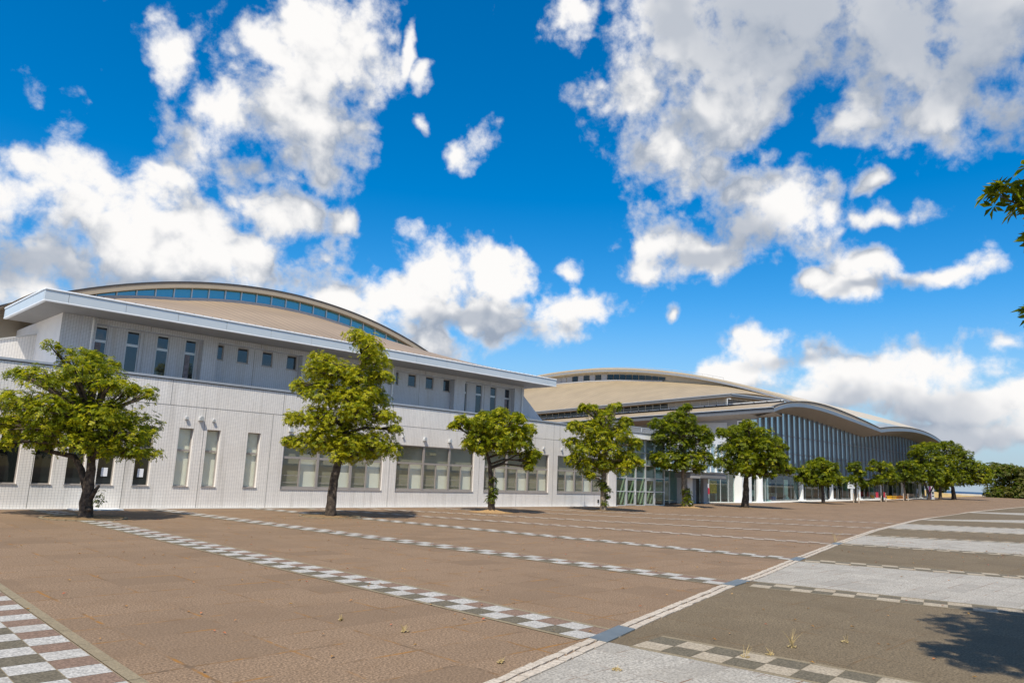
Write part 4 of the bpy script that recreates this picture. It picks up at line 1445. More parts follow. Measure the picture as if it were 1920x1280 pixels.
mb = MB(); mb.prism([(99.9, 0.2), (101.9, 0.2), (101.0, 0.85), (100.8, 0.85)], 'y', 44.9, 45.15); mb.build('foot', 'white', t)
t = thing('wall_board', (119.5, 43.2, 0.4), 'white square board with dark print behind the thin tree on the glass front', 'board')
mb = MB(); mb.box(118.2, 121.2, 43.0, 43.1, 2.05, 3.3); mb.build('panel', 'white', t)
mb = MB(); mb.box(118.7, 120.0, 42.985, 42.999, 2.7, 2.9); mb.box(118.7, 119.6, 42.985, 42.999, 2.4, 2.5); mb.build('print', 'grey', t)
mb = MB(); mb.box(119.4, 120.2, 43.02, 43.12, gz(119), 2.05); mb.build('post', 'white', t)

# ------------------------------------------------------------------ signs, planters, poles at the far end
gx = 149.0
t = thing('banner_sign', (gx, 40.0, gz(gx)), 'white standing banner with pink lettering strip behind the forked far tree', 'banner sign')
mb = MB(); mb.box(146.9, 151.3, 40.0, 40.12, gz(gx), 3.0); mb.build('panel', 'white', t)
mb = MB()
mb.box(148.2, 149.4, 39.97, 39.995, 0.95, 2.95)
mb.build('pink_strip', 'pink', t)
mb = MB()
for z in (2.6, 2.15, 1.75, 1.35):
    mb.box(148.45, 149.15, 39.94, 39.965, z, z + 0.06); mb.box(148.6, 148.7, 39.94, 39.965, z - 0.15, z - 0.01); mb.box(148.9, 149.0, 39.94, 39.965, z - 0.12, z - 0.01)
mb.build('lettering', 'paper', t)
mb = MB()
for z in (2.0, 1.95, 1.3):
    mb.box(149.8, 150.9, 39.965, 39.995, z - 0.08 if z != 1.95 else 1.7, z + 0.06 if z != 1.95 else 1.84)
mb.build('print', 'black', t)
t = thing('tilted_sign', (148.6, 42.0, gz(148)), 'small tilted white sign on a thin post left of the banner', 'sign')
mb = MB(); mb.prism([(148.0, 1.75), (148.8, 1.6), (149.2, 2.35), (148.4, 2.5)], 'y', 42.0, 42.04); mb.build('sign_plate', 'white', t)
mb = MB(); mb.tube([(147.9, 42.06, gz(148)), (148.6, 42.06, 1.8)], 0.04, 6); mb.build('post', 'white', t)
for k, (x, lab, mt) in enumerate([(136.5, 'yellow planter box, left one of the row by the glass front', 'yellow'), (139.8, 'brown orange planter box, middle one of the row by the glass front', 'orange'), (143.0, 'brown orange planter box, right one of the row by the glass front', 'orange')]):
    t = thing('planter_box', (x, 42.6, gz(x)), lab, 'planter', 'planter boxes at the far glass front')
    mb = MB(); mb.prism([(x - 1.05, 42.2), (x + 1.05, 42.2), (x + 1.05, 43.0), (x - 1.05, 43.0)], 'z', gz(x), gz(x) + 0.48); mb.build('box', mt, t, bevel=0.03)
    mb = MB(); mb.box(x - 1.12, x + 1.12, 42.13, 43.07, gz(x) + 0.44, gz(x) + 0.54); mb.build('rim', mt, t)
for x, lab in ((130.2, 'red barrier board left of the far white column'), (133.4, 'red barrier board right of the far white column')):
    t = thing('barrier_board', (x, 42.8, gz(x)), lab, 'barrier', 'red barrier boards')
    mb = MB(); mb.box(x - 0.5, x + 0.5, 42.8, 42.86, gz(x) + 0.25, gz(x) + 1.15); mb.build('panel', 'red', t)
    mb = MB()
    for s in (-0.4, 0.4):
        mb.box(x + s - 0.04, x + s + 0.04, 42.6, 43.05, gz(x), gz(x) + 0.3)
    mb.build('foot', 'alu', t)
def pole(x, y, h, lab):
    t = thing('lamp_pole', (x, y, gz(x)), lab, 'pole')
    mb = MB(); mb.tube([(x, y, gz(x)), (x, y, gz(x) + h)], [0.16, 0.11], 8); mb.build('shaft', 'fin', t)
    mb = MB(); mb.box(x - 0.35, x + 0.35, y - 0.35, y + 0.35, gz(x) - 0.02, gz(x) + 0.35); mb.build('base', 'fin', t)
pole(205.0, 42.9, 7.2, 'thin dark pole at the left edge of the far shrub belt')

# far bank and low sea wall
mb = MB()
bx = [150, 165, 176, 186, 196, 206]
by = [44, 48, 54, 62, 75, 95, 120]
hmap = lambda x, y: gz(x) + 0.01 + 1.75 * math.exp(-((x - 178) / 22.0) ** 2) * min(1.0, max(0.0, (y - 45.5) / 7.0))
mb.grid([[(x, y, hmap(x, y) if 150 < x < 206 else gz(x) - 0.03) for x in np.linspace(150, 206, 29)] for y in np.linspace(45.0, 120, 40)])
structure(mb.build('grass_bank', 'drygrass', smooth=True))
mb = MB()
mb.box(213.0, 213.5, -60, 120, 1.2, 1.78)
tag(mb.build('sea_wall', 'concrete'), 'low pale concrete wall along the shore below the sea', 'wall')
mb = MB()
mb.prism([(207, -60), (213, -60), (213, 60), (207, 60)], 'z', gz(207) - 0.2, gz(213) + 0.0)
structure(mb.build('shore_verge', 'drygrass'))

# ------------------------------------------------------------------ trees
def leaf_mesh(name, pts, nrm, size, mats, mat_idx, parent, per=8, spread=1.0, width=0.36, flat=0.55):
    """rosettes of pointed leaves: one rosette per point, facing along nrm"""
    n = len(pts)
    pts = np.asarray(pts, float); nrm = np.asarray(nrm, float)
    nrm /= np.linalg.norm(nrm, axis=1, keepdims=True) + 1e-9
    ref = rng.normal(size=(n, 3))
    a = np.cross(nrm, ref); a /= np.linalg.norm(a, axis=1, keepdims=True) + 1e-9
    b = np.cross(nrm, a)
    ang = (np.arange(per) / per * 2 * np.pi)[None, :] + rng.uniform(-0.35, 0.35, (n, per))
    tilt = rng.uniform(-0.25, 0.75, (n, per)) * flat + 0.12
    L = size * rng.uniform(0.65, 1.15, (n, per))
    rad = a[:, None, :] * np.cos(ang)[..., None] + b[:, None, :] * np.sin(ang)[..., None]
    d = rad * np.cos(tilt)[..., None] + nrm[:, None, :] * np.sin(tilt)[..., None]
    side = -a[:, None, :] * np.sin(ang)[..., None] + b[:, None, :] * np.cos(ang)[..., None]
    up = np.cross(d, side)
    p0 = pts[:, None, :] + d * 0.06 * size
    mid = pts[:, None, :] + d * (L * 0.58)[..., None]
    W = (L * width * 0.5)[..., None]
    v = np.stack([p0, mid + side * W + up * W * 0.35, pts[:, None, :] + d * L[..., None] - up * (L * 0.12)[..., None], mid - side * W + up * W * 0.35], axis=2)
    v = v.reshape(-1, 3)
    nf = n * per
    me = bpy.data.meshes.new(name)
    me.vertices.add(nf * 4)
    me.vertices.foreach_set('co', v.astype(np.float32).ravel())
    me.loops.add(nf * 4)
    me.loops.foreach_set('vertex_index', np.arange(nf * 4, dtype=np.int32))
    me.polygons.add(nf)
    me.polygons.foreach_set('loop_start', np.arange(0, nf * 4, 4, dtype=np.int32))
    me.polygons.foreach_set('loop_total', np.full(nf, 4, dtype=np.int32))
    for m in mats:
        me.materials.append(M[m])
    me.polygons.foreach_set('material_index', np.repeat(np.asarray(mat_idx, dtype=np.int32), per))
    me.update(calc_edges=True)
    o = bpy.data.objects.new(name, me)
    COL.objects.link(o)
    if parent:
        o.parent = parent
        o.matrix_parent_inverse = Matrix.Translation(-parent_loc(parent))
    return o

def crown_points(lobes, density, squash=0.85):
    P, N, K = [], [], []
    C = np.array([l[:3] for l in lobes]); R = np.array([l[3] for l in lobes])
    for i, (x, y, z, r) in enumerate(lobes):
        n = max(12, int(density * 4 * math.pi * r * r * 0.75))
        d = rng.normal(size=(n, 3)); d /= np.linalg.norm(d, axis=1, keepdims=True)
        keep = (d[:, 2] > -0.45) | (rng.random(n) < 0.35)
        d = d[keep]
        # uneven surface: each lobe is pulled out and pushed in by a few random directions
        bump = np.ones(len(d))
        for _ in range(5):
            q = rng.normal(size=3); q /= np.linalg.norm(q)
            bump += rng.uniform(-0.22, 0.26) * np.clip(d @ q, 0, 1) ** 3
        rr = r * bump * (1.0 - 0.42 * rng.random(len(d)) ** 2.2) + rng.normal(0, 0.05 + 0.05 * r, len(d))
        p = np.c_[x + d[:, 0] * rr, y + d[:, 1] * rr, z + d[:, 2] * rr * squash]
        # thin out points deep inside another lobe
        dist = np.linalg.norm(p[:, None, :] - C[None], axis=2) / R[None]
        dist[:, i] = 9
        deep = (dist < 0.62).sum(1)
        k = (deep == 0) | (rng.random(len(p)) < 0.22)
        P.append(p[k]); N.append(d[k] + np.array([0, 0, 0.75])); K.append(np.full(k.sum(), i))
    return np.concatenate(P), np.concatenate(N), np.concatenate(K)

# key, base, trunk radius, trunk line, boughs (across, up, radius), low limbs, trunk shoots; metres from the base
TREES = [  # bases, trunk lines and boughs converted from image pixels to metres
    ('T1', (9.4, 31.14, 0.0), 0.259, [(0.04, 0.02), (-0.01, 0.8), (0.02, 1.59), (-0.05, 2.38), (-0.19, 3.38)], [(-3.32, 3.83, 0.64), (-2.64, 5.11, 0.5), (-0.93, 6.08, 0.39), (-1.51, 4.94, 0.86), (-0.3, 5.28, 0.79), (0.81, 4.74, 0.64), (-1.96, 4.03, 0.93), (-0.68, 3.79, 1.07), (0.67, 3.56, 1.0), (1.63, 2.94, 0.57), (1.84, 2.41, 0.39), (-2.99, 3.12, 0.64), (-1.22, 2.97, 0.93), (0.21, 2.67, 0.79), (-2.19, 2.64, 0.43), (1.19, 2.42, 0.36), (-3.67, 4.18, 0.43), (-4.1, 3.22, 0.64), (-0.68, 5.87, 0.43), (1.16, 4.82, 0.29)], [[(-0.03, 0.9), (-0.41, 1.77), (-0.78, 2.25), (-1.5, 2.36), (-2.13, 2.5)], [(-0.05, 2.38), (0.43, 3.0), (0.98, 3.43)], [(-0.19, 3.38), (-0.61, 4.59), (-1.13, 5.39)], [(-0.11, 2.78), (-1.07, 3.55), (-1.94, 3.92)]], []),
    ('T2', (19.37, 30.17, 0.0), 0.208, [(-0.0, 0.02), (-0.0, 0.91), (0.07, 1.88), (0.24, 2.74), (0.43, 4.11), (0.57, 5.62), (0.93, 7.42)], [(0.68, 8.24, 0.53), (1.34, 7.9, 0.53), (1.55, 7.27, 0.57), (-0.81, 7.01, 0.57), (-1.16, 6.51, 0.53), (-0.14, 6.56, 0.76), (0.99, 6.28, 0.76), (2.08, 6.49, 0.38), (-1.82, 5.85, 0.38), (-0.68, 5.5, 0.92), (0.59, 5.24, 0.92), (1.68, 5.44, 0.61), (-1.99, 4.35, 0.46), (-1.06, 4.39, 0.76), (0.04, 4.28, 0.76), (1.11, 4.64, 0.76), (2.29, 4.61, 0.46), (2.72, 4.04, 0.27), (-2.13, 3.26, 0.34), (-1.35, 3.29, 0.61), (-0.35, 3.41, 0.8), (0.75, 3.26, 0.84), (1.83, 3.42, 0.8), (2.63, 3.07, 0.5), (0.48, 2.68, 0.46), (1.56, 2.8, 0.38)], [], []),
    ('T3', (31.13, 31.57, 0.0), 0.187, [(0.0, 0.0), (-0.07, 0.91), (-0.11, 1.83), (-0.22, 2.75), (-0.47, 3.52)], [(-2.45, 4.87, 0.33), (-2.04, 5.23, 0.37), (-1.35, 4.92, 0.62), (-0.69, 5.28, 0.7), (0.3, 5.66, 0.58), (1.25, 5.36, 0.58), (0.09, 4.81, 0.91), (-0.9, 4.27, 0.83), (1.11, 4.52, 0.83), (1.94, 4.8, 0.45), (0.12, 3.98, 0.91), (-1.46, 3.79, 0.54), (1.64, 3.95, 0.74), (2.33, 3.4, 0.45), (2.09, 2.98, 0.41), (-0.7, 3.53, 0.5), (0.64, 3.75, 0.66), (2.02, 2.65, 0.25)], [[(-0.21, 2.6), (0.44, 2.84), (0.9, 3.11), (1.3, 3.35), (1.83, 3.46)]], [(-0.03, 1.74, 0.21), (0.08, 1.17, 0.25), (-0.06, 0.68, 0.29)]),
    ('T4', (42.16, 31.78, 0.0), 0.21, [(0.0, 0.0), (-0.06, 0.97), (-0.07, 1.88), (-0.02, 3.16), (0.13, 5.01)], [(-1.58, 7.0, 0.29), (-1.02, 6.93, 0.39), (0.62, 7.09, 0.44), (-0.06, 6.27, 0.83), (1.34, 6.03, 0.54), (-2.14, 5.69, 0.49), (-1.24, 5.52, 0.83), (0.95, 5.22, 0.98), (-0.34, 4.97, 1.03), (-2.31, 4.49, 0.59), (2.06, 4.57, 0.59), (-1.31, 4.04, 0.98), (0.38, 4.01, 1.17), (1.67, 3.58, 0.88), (-2.28, 3.32, 0.49), (-1.19, 2.97, 0.83), (-0.0, 3.02, 0.68), (1.19, 2.97, 0.73), (2.37, 3.31, 0.44), (-0.97, 2.3, 0.34)], [], [(-0.27, 1.75, 0.29), (0.13, 1.38, 0.34), (0.23, 0.9, 0.21), (0.05, 0.41, 0.24)]),
    ('T5', (57.13, 34.34, 0.0), 0.283, [(0.0, 0.0), (-0.09, 1.16), (-0.18, 2.28), (-0.23, 3.64), (-0.18, 5.47)], [(0.13, 8.48, 0.4), (-0.89, 7.52, 0.85), (0.23, 7.36, 0.75), (-2.52, 6.95, 0.7), (-1.29, 6.49, 1.05), (0.33, 6.36, 1.1), (1.35, 6.4, 0.75), (-2.31, 5.85, 0.75), (-0.68, 5.31, 1.15), (0.94, 5.37, 1.05), (1.9, 5.82, 0.55), (-2.5, 4.03, 0.7), (-1.08, 4.09, 1.05), (0.33, 4.05, 1.05), (1.64, 4.2, 0.9), (-0.48, 3.42, 0.7), (-1.89, 3.46, 0.5), (1.13, 3.28, 0.55)], [], [(0.02, 1.26, 0.35), (0.12, 0.78, 0.35), (0.17, 0.34, 0.4)]),
    ('T6', (66.56, 33.69, 0.0), 0.315, [(-0.0, 0.0), (0.07, 1.03), (0.13, 2.27), (0.2, 3.26), (0.33, 5.02)], [(0.16, 7.47, 0.71), (-0.96, 6.92, 0.82), (-2.08, 6.77, 0.55), (1.38, 6.91, 0.93), (-0.42, 5.84, 1.15), (1.14, 5.68, 1.26), (2.7, 6.08, 0.93), (-1.76, 5.34, 0.93), (3.36, 5.66, 0.55), (-0.21, 4.53, 1.37), (1.78, 4.5, 1.37), (3.01, 4.77, 0.93), (-2.1, 3.91, 0.93), (-0.56, 3.42, 0.88), (0.99, 3.38, 0.82), (2.43, 3.87, 0.99), (3.54, 3.92, 0.77), (4.19, 3.51, 0.49), (1.98, 3.09, 0.44)], [], []),
    ('T7', (94.8, 37.55, 0.1), 0.199, [(-0.0, 0.0), (-0.03, 1.23), (-0.11, 2.86), (-0.26, 4.17)], [(-0.29, 4.94, 0.76), (0.77, 4.38, 0.99), (-1.23, 4.3, 0.76), (-1.86, 3.52, 0.91), (-0.33, 3.58, 1.14), (1.19, 3.34, 0.99), (2.32, 2.94, 0.68), (-2.65, 2.89, 0.68), (-1.12, 2.65, 0.99), (0.41, 2.71, 0.91), (-2.77, 3.93, 0.38)], [], []),
    ('T8', (106.2, 37.76, 0.23), 0.108, [(0.0, 0.0), (0.05, 1.21), (0.11, 2.63), (0.11, 4.42)], [(0.18, 5.01, 0.58), (-0.01, 4.26, 0.91), (0.71, 3.72, 0.74), (-0.39, 3.1, 0.74), (0.43, 2.81, 0.91), (1.08, 2.42, 0.58)], [], []),
    ('T9', (118.45, 38.24, 0.36), 0.134, [(0.0, -0.0), (0.05, 1.16), (0.05, 2.71), (-0.04, 4.26)], [(-0.91, 5.35, 0.72), (-1.39, 4.61, 0.45), (0.7, 4.79, 1.17), (1.19, 3.64, 1.17), (-0.28, 3.23, 0.99), (1.9, 3.32, 0.81), (-1.02, 2.75, 0.63)], [], []),
    ('T10', (131.52, 39.06, 0.5), 0.154, [(0.0, 0.0), (-0.01, 1.51), (-0.03, 2.78), (0.15, 4.48)], [(-0.05, 5.5, 0.98), (1.13, 5.35, 1.18), (0.08, 4.14, 1.18), (1.45, 4.0, 1.18), (0.43, 3.38, 0.88)], [], []),
    ('T11', (143.64, 38.84, 0.63), 0.238, [(0.0, 0.0), (0.05, 0.9), (-0.42, 2.23), (-0.73, 3.31), (-0.81, 5.12)], [(-1.28, 8.47, 1.26), (-1.97, 7.61, 1.16), (0.66, 8.98, 1.37), (0.55, 7.08, 2.0), (-0.62, 5.15, 2.0), (-1.55, 3.65, 1.26), (0.99, 3.75, 1.68), (-2.48, 5.91, 1.05)], [[(0.05, 0.81), (0.56, 1.73), (1.09, 2.93), (1.54, 4.31)]], []),
    ('T12', (152.26, 39.33, 0.72), 0.27, [(0.0, 0.0), (0.09, 1.52), (0.18, 2.94), (0.39, 4.86)], [(0.9, 9.34, 1.32), (1.84, 10.04, 0.66), (3.11, 8.99, 1.54), (1.2, 6.92, 2.32), (0.19, 4.91, 2.32), (1.69, 4.09, 1.77), (-0.6, 2.91, 0.99), (1.18, 2.98, 1.1)], [], []),
    ('T13', (158.05, 38.52, 0.78), 0.376, [(0.0, 0.0), (-0.1, 1.55), (-0.21, 3.0), (-0.05, 5.46)], [(1.94, 8.27, 1.25), (1.59, 6.44, 2.15), (3.85, 6.08, 1.7), (5.18, 5.46, 1.59), (0.77, 4.39, 2.26), (3.74, 4.51, 2.15), (5.79, 4.36, 1.25), (1.84, 3.31, 1.13), (4.81, 3.43, 1.02), (6.18, 3.48, 0.79)], [], []),
]


LABELS = {
 'T1': 'broad low tree with forked dark trunk in front of the slit windows at far left',
 'T2': 'tall yellow green tree with a narrow raised top before the wide windows',
 'T3': 'round crowned tree with one long low side branch and tufts on its trunk',
 'T4': 'layered bright green tree with leafy pale trunk beside the glazed porch',
 'T5': 'dark green tall tree with leafy trunk in front of the entrance canopy',
 'T6': 'wide dense tree with bare dark trunk before the round white column',
 'T7': 'small spreading tree in front of the glass front, first right of the wide dense tree',
 'T8': 'small slim conical tree with two wooden stakes at the glass front',
 'T9': 'small open tree with gaps in its crown and two stakes at the glass front',
 'T10': 'small dark green tree half merged with the large far crowns',
 'T11': 'large far tree with forked thin trunk in front of the white banner',
 'T12': 'large far tree with straight trunk, middle one of the big far group',
 'T13': 'large far tree with thick leaning trunk at the right end of the row'}

def build_tree(key, B, r0, trunk, lobes2, limbs, ivy):
    r0 *= 0.85 if key == 'T1' else 1.0
    B = Vector(B)
    t = thing('plaza_tree', B, LABELS[key], 'tree', 'row of trees in front of the buildings')
    dist = (B - Vector((0, 0, 2.3))).length
    toW = lambda u, w, d=0.0: B + CAM_RIGHT * u + CAM_FWD * d + Vector((0, 0, w))
    us = [l[0] for l in lobes2]; umid = (min(us) + max(us)) / 2
    half = (max(l[0] + l[2] for l in lobes2) - min(l[0] - l[2] for l in lobes2)) / 2
    lobes = []
    for (u, w, r) in lobes2:
        r = max(r * {'T1': 0.80, 'T2': 0.92}.get(key, 0.86), 0.16)
        if key == 'T1':
            u *= 0.96
        e = math.sqrt(max(0.0, (half * 0.95) ** 2 - (u - umid) ** 2)) - r * 0.6
        e = max(0.0, e) * 0.75
        lobes.append((*toW(u, w, random.uniform(-0.3, 0.3) * min(e, r)), r))
        if e > r * 0.6:
            lobes.append((*toW(u + random.uniform(-.2, .2) * r, w - 0.05 * r, -e * random.uniform(0.45, 0.9)), r * 0.88))
            lobes.append((*toW(u + random.uniform(-.2, .2) * r, w - 0.05 * r, e * random.uniform(0.5, 1.0)), r))
            if e > r * 1.8:
                lobes.append((*toW(u, w + 0.1 * r, e * random.uniform(-0.35, 0.35)), r))
    nb = len(lobes)
    # smaller sprays break up the outline of every bough
    for (x, y, z, r) in list(lobes):
        for _ in range(3 if dist < 85 else 2):
            q = rng.normal(size=3); q /= np.linalg.norm(q)
            if q[2] < -0.4:
                q[2] *= -0.5
            rr = r * random.uniform(0.30, 0.48)
            f = random.uniform(0.75, 1.02)
            lobes.append((x + q[0] * r * f, y + q[1] * r * f, z + q[2] * r * f * 0.85, rr))
    size = 0.125 if dist < 38 else (0.17 if dist < 60 else (0.22 if dist < 85 else 0.30))
    dens = {0.125: 35, 0.17: 20, 0.22: 13, 0.30: 8}[size]
    P, N, K = crown_points(lobes, dens)
    yel = {'T1': 0.36, 'T2': 0.62, 'T3': 0.38, 'T4': 0.42, 'T5': 0.16, 'T6': 0.20}.get(key, 0.18)
    drk = {'T1': 0.10, 'T2': 0.05, 'T3': 0.08, 'T4': 0.10, 'T5': 0.38, 'T6': 0.25, 'T8': 0.55, 'T10': 0.6}.get(key, 0.30)
    # clump-wise shares: some boughs flush yellow, some stay dark
    ly = rng.random(len(lobes)); 
    q = rng.random(len(P)) * 0.75 + ly[K] * 0.25
    idx = np.where(q < drk, 2, np.where(q > 1 - yel, 1, 0))
    leaf_mesh('crown', P, N, size, ['leaf_a', 'leaf_b', 'leaf_d'], idx, t)
    # trunk with limbs reaching into the crown
    mb = MB()
    pts = [toW(u, w, 0) for u, w in trunk]
    pts[0] = pts[0] - Vector((0, 0, 0.12))
    fine, rad = [], []
    for i in range(len(pts) - 1):
        for s in range(4):
            f = s / 4
            p = pts[i].lerp(pts[i + 1], f)
            fine.append(p + Vector((random.uniform(-1, 1), random.uniform(-1, 1), 0)) * r0 * 0.10)
    fine.append(pts[-1])
    n = len(fine)
    for i in range(n):
        f = i / (n - 1)
        rad.append(r0 * (1.18 - 0.80 * f + 0.35 * max(0, 0.10 - f) * 10 * 0.5))
    seg = 14 if dist < 60 else 8
    mb.tube(fine, rad, seg, wob=0.05)
    for l in limbs:
        lp = [toW(u, w, 0.1 * i * random.uniform(-1, 1)) for i, (u, w) in enumerate(l)]
        ff = []
        for i in range(len(lp) - 1):
            for s in range(3):
                ff.append(lp[i].lerp(lp[i + 1], s / 3))
        ff.append(lp[-1])
        rb = r0 * (0.62 if key in ('T1', 'T11') else 0.33)
        mb.tube(ff, [rb * (1 - 0.6 * i / len(ff)) for i in range(len(ff))], 8, wob=0.06)
    for (x, y, z, r) in lobes[:nb]:
        tgt = Vector((x, y, z))
        cand = [p for p in fine[n // 3:] if p.z < z - 0.1]
        if not cand:
            continue
        s = min(cand, key=lambda p: (p - tgt).length + 0.4 * (tgt.z - p.z))
        m1 = s.lerp(tgt, 0.35) + Vector((0, 0, 0.10 * (tgt - s).length))
        m2 = s.lerp(tgt, 0.70) + Vector((random.uniform(-.1, .1), random.uniform(-.1, .1), 0.06 * (tgt - s).length))
        rb = min(r0 * 0.34, 0.03 + 0.022 * (tgt - s).length)
        mb.tube([s, m1, m2, tgt], [rb, rb * 0.75, rb * 0.5, rb * 0.25], 6, wob=0.05)
        for _ in range(2):
            e = tgt + Vector((random.uniform(-1, 1), random.uniform(-1, 1), random.uniform(0, 1))) * r * 0.7
            mb.tube([m2, m2.lerp(e, 0.5) + Vector((0, 0, 0.05)), e], [rb * 0.4, rb * 0.28, rb * 0.12], 5)
    if key == 'T1':
        st = [toW(0.18, 0.75, -0.05), toW(0.34, 1.05, -0.1), toW(0.44, 1.22, -0.1)]
        mb.tube(st, [0.09, 0.07, 0.05], 8)
        st = [toW(0.2, 0.35, -0.2), toW(0.36, 0.32, -0.3)]
        mb.tube(st, [0.08, 0.05], 8)
    mb.build('trunk', 'bark_pale' if key in ('T4', 'T5') else 'bark', t, smooth=True)
    sh = [(u, w, r) for u, w, r in ivy]
    if key == 'T1':
        sh = [(0.45, 0.62, 0.2), (0.52, 0.85, 0.13)]
    if sh:
        lb = [(*toW(u, w, 0.0), max(r, 0.1)) for u, w, r in sh]
        lb += [(*toW(u * 0.5, w + 0.1, -0.2), max(r, 0.1)) for u, w, r in sh] if ivy else []
        P, N, K = crown_points(lb, 60 if dist < 60 else 40)
        leaf_mesh('trunk_shoots', P, N, size * 0.75, ['leaf_a', 'leaf_d'], (rng.random(len(P)) < 0.5).astype(int), t)
    return t

for args in TREES:
    build_tree(*args)

# planting pits
def pit(name, x, y, r, h, mat, stones=False):
    mb = MB()
    rows = []
    for f in np.linspace(0, 1, 6):
        rows.append([(x + math.cos(a) * r * f * (1 + 0.06 * math.sin(3 * a)), y + math.sin(a) * r * f * (1 + 0.06 * math.cos(2 * a)),
                      gz(x) + 0.012 + h * (1 - f) ** 1.5 * (1 + 0.2 * math.sin(5 * a))) for a in np.linspace(0, 2 * math.pi, 33)])
    mb.grid(rows)
    structure(mb.build(name, mat, smooth=True))
    if stones:
        mb = MB()
        k = int(2 * math.pi * r / 0.3)
        for i in range(k):
            a0, a1 = 2 * math.pi * i / k, 2 * math.pi * (i + 0.9) / k
            mb.prism([(x + math.cos(a) * q, y + math.sin(a) * q) for a, q in ((a0, r), (a0, r + 0.11), (a1, r + 0.11), (a1, r))], 'z', 0.0, 0.035)
        structure(mb.build(name + '_edge', 'kerb'))
TP = {t[0]: t[1] for t in TREES}
pit('planting_pit', TP['T1'][0], TP['T1'][1], 1.35, 0.05, 'soil', True)
pit('planting_pit', TP['T2'][0], TP['T2'][1], 1.3, 0.05, 'soil', True)
pit('planting_pit', TP['T3'][0], TP['T3'][1], 1.3, 0.17, 'litter')
pit('planting_pit', TP['T4'][0], TP['T4'][1], 0.9, 0.04, 'soil')
pit('planting_pit', TP['T5'][0] + 0.3, TP['T5'][1] - 0.2, 1.2, 0.22, 'litter')
pit('planting_pit', TP['T6'][0], TP['T6'][1], 1.0, 0.05, 'soil')
pit('planting_pit', TP['T7'][0], TP['T7'][1], 1.0, 0.05, 'soil')

# support stakes of the young trees
SL = {'T8': ('wooden stake left of the slim conical tree', 'wooden stake right of the slim conical tree'),
      'T9': ('wooden stake left of the small open tree', 'wooden stake right of the small open tree'),
      'T10': ('wooden stake left of the small dark tree', 'wooden stake right of the small dark tree')}
for k, (la, lb) in SL.items():
    for s, lab in ((-0.36, la), (0.36, lb)):
        b = Vector(TP[k]) + CAM_RIGHT * s + CAM_FWD * -0.25
        mb = MB(); mb.tube([b - Vector((0, 0, 0.05)), b + Vector((0, 0, 1.25 if k != 'T10' else 1.1))], 0.075, 8)
        tag(mb.build('tree_stake', 'stake'), lab, 'stake', 'support stakes of the young trees')

# the tree just outside the right edge whose bough reaches into view
Bt = Vector((0, 0, 0)) + CAM_FWD * 8.2 + CAM_RIGHT * 9.0
t = thing('overhanging_tree', Bt, 'near tree at the right edge, only one glossy leafy bough in view', 'tree')
def cp(d, u, w):
    return CAM_FWD * d + CAM_RIGHT * u + Vector((0, 0, w))
# boughs: distance ahead, distance to the right, height, radius
bl = [(8.1, 5.56, 5.68, 0.11), (8.1, 5.72, 5.74, 0.15), (8.05, 5.92, 5.76, 0.22), (8.1, 5.88, 5.54, 0.12), (8.1, 5.93, 5.16, 0.11), (8.1, 5.90, 4.28, 0.11),
      (8.0, 6.5, 6.0, 0.50), (8.3, 6.7, 5.4, 0.32), (8.1, 6.6, 4.6, 0.30), (7.9, 7.3, 6.4, 0.85), (8.4, 7.5, 5.5, 0.80), (8.0, 7.5, 4.6, 0.70), (8.7, 8.2, 6.9, 1.0),
      (7.5, 8.3, 6.1, 1.0), (8.9, 8.7, 5.1, 1.0), (7.5, 8.7, 4.8, 0.9), (9.6, 8.4, 5.8, 0.9), (6.6, 8.4, 5.4, 0.9), (8.2, 9.8, 6.7, 1.0), (8.2, 10.0, 5.4, 1.0),
      (9.5, 9.7, 6.1, 0.9), (7.1, 9.8, 6.1, 0.9), (9.6, 8.3, 5.0, 0.6), (6.8, 7.4, 5.1, 0.6), (6.2, 9.1, 4.9, 0.8)]
HIGH = [(7.4, 5.75, 9.0, 0.5), (9.0, 7.5, 9.5, 0.6), (6.1, 4.9, 8.4, 0.6), (5.6, 4.9, 8.3, 0.65), (8.2, 7.7, 9.4, 0.9),
        (6.7, 6.0, 8.5, 0.8), (7.6, 6.6, 9.6, 0.9), (8.0, 8.2, 9.4, 1.0), (6.8, 7.4, 9.0, 0.9)]
high = [(*(CAM_FWD * a + CAM_RIGHT * (b + 0.6) + Vector((0, 0, c))), r) for a, b, c, r in HIGH]
lobes = [(*cp(a, b, c), r) for a, b, c, r in bl] + high
P, N, K = crown_points(lobes, 38)
idx = np.where(rng.random(len(P)) < 0.2, 1, 0)
leaf_mesh('crown', P, N, 0.18, ['leaf_a', 'leaf_b'], idx, t, per=9, width=0.30)
mb = MB()
mb.tube([cp(8.2, 9.0, -0.1), cp(8.2, 9.0, 0.8), cp(8.15, 8.95, 1.8), cp(8.2, 8.8, 3.2), cp(8.2, 8.7, 5.0)], [0.26, 0.20, 0.18, 0.15, 0.08], 12, wob=0.05)
for a, b, c, r in bl:
    s = cp(8.2, 8.85, 2.7 + 0.25 * (c - 3)); e = cp(a, b, c)
    mb.tube([s, s.lerp(e, 0.4) + Vector((0, 0, 0.25)), s.lerp(e, 0.75) + Vector((0, 0, 0.15)), e], [0.06, 0.04, 0.022, 0.008], 6)
for x, y, z, r in high:
    s = cp(8.2, 8.7, 4.9); e = Vector((x, y, z))
    mb.tube([s, s.lerp(e, 0.4) + Vector((0, 0, 0.5)), s.lerp(e, 0.75) + Vector((0, 0, 0.3)), e], [0.09, 0.06, 0.04, 0.015], 6)
mb.build('trunk', 'bark', t, smooth=True)

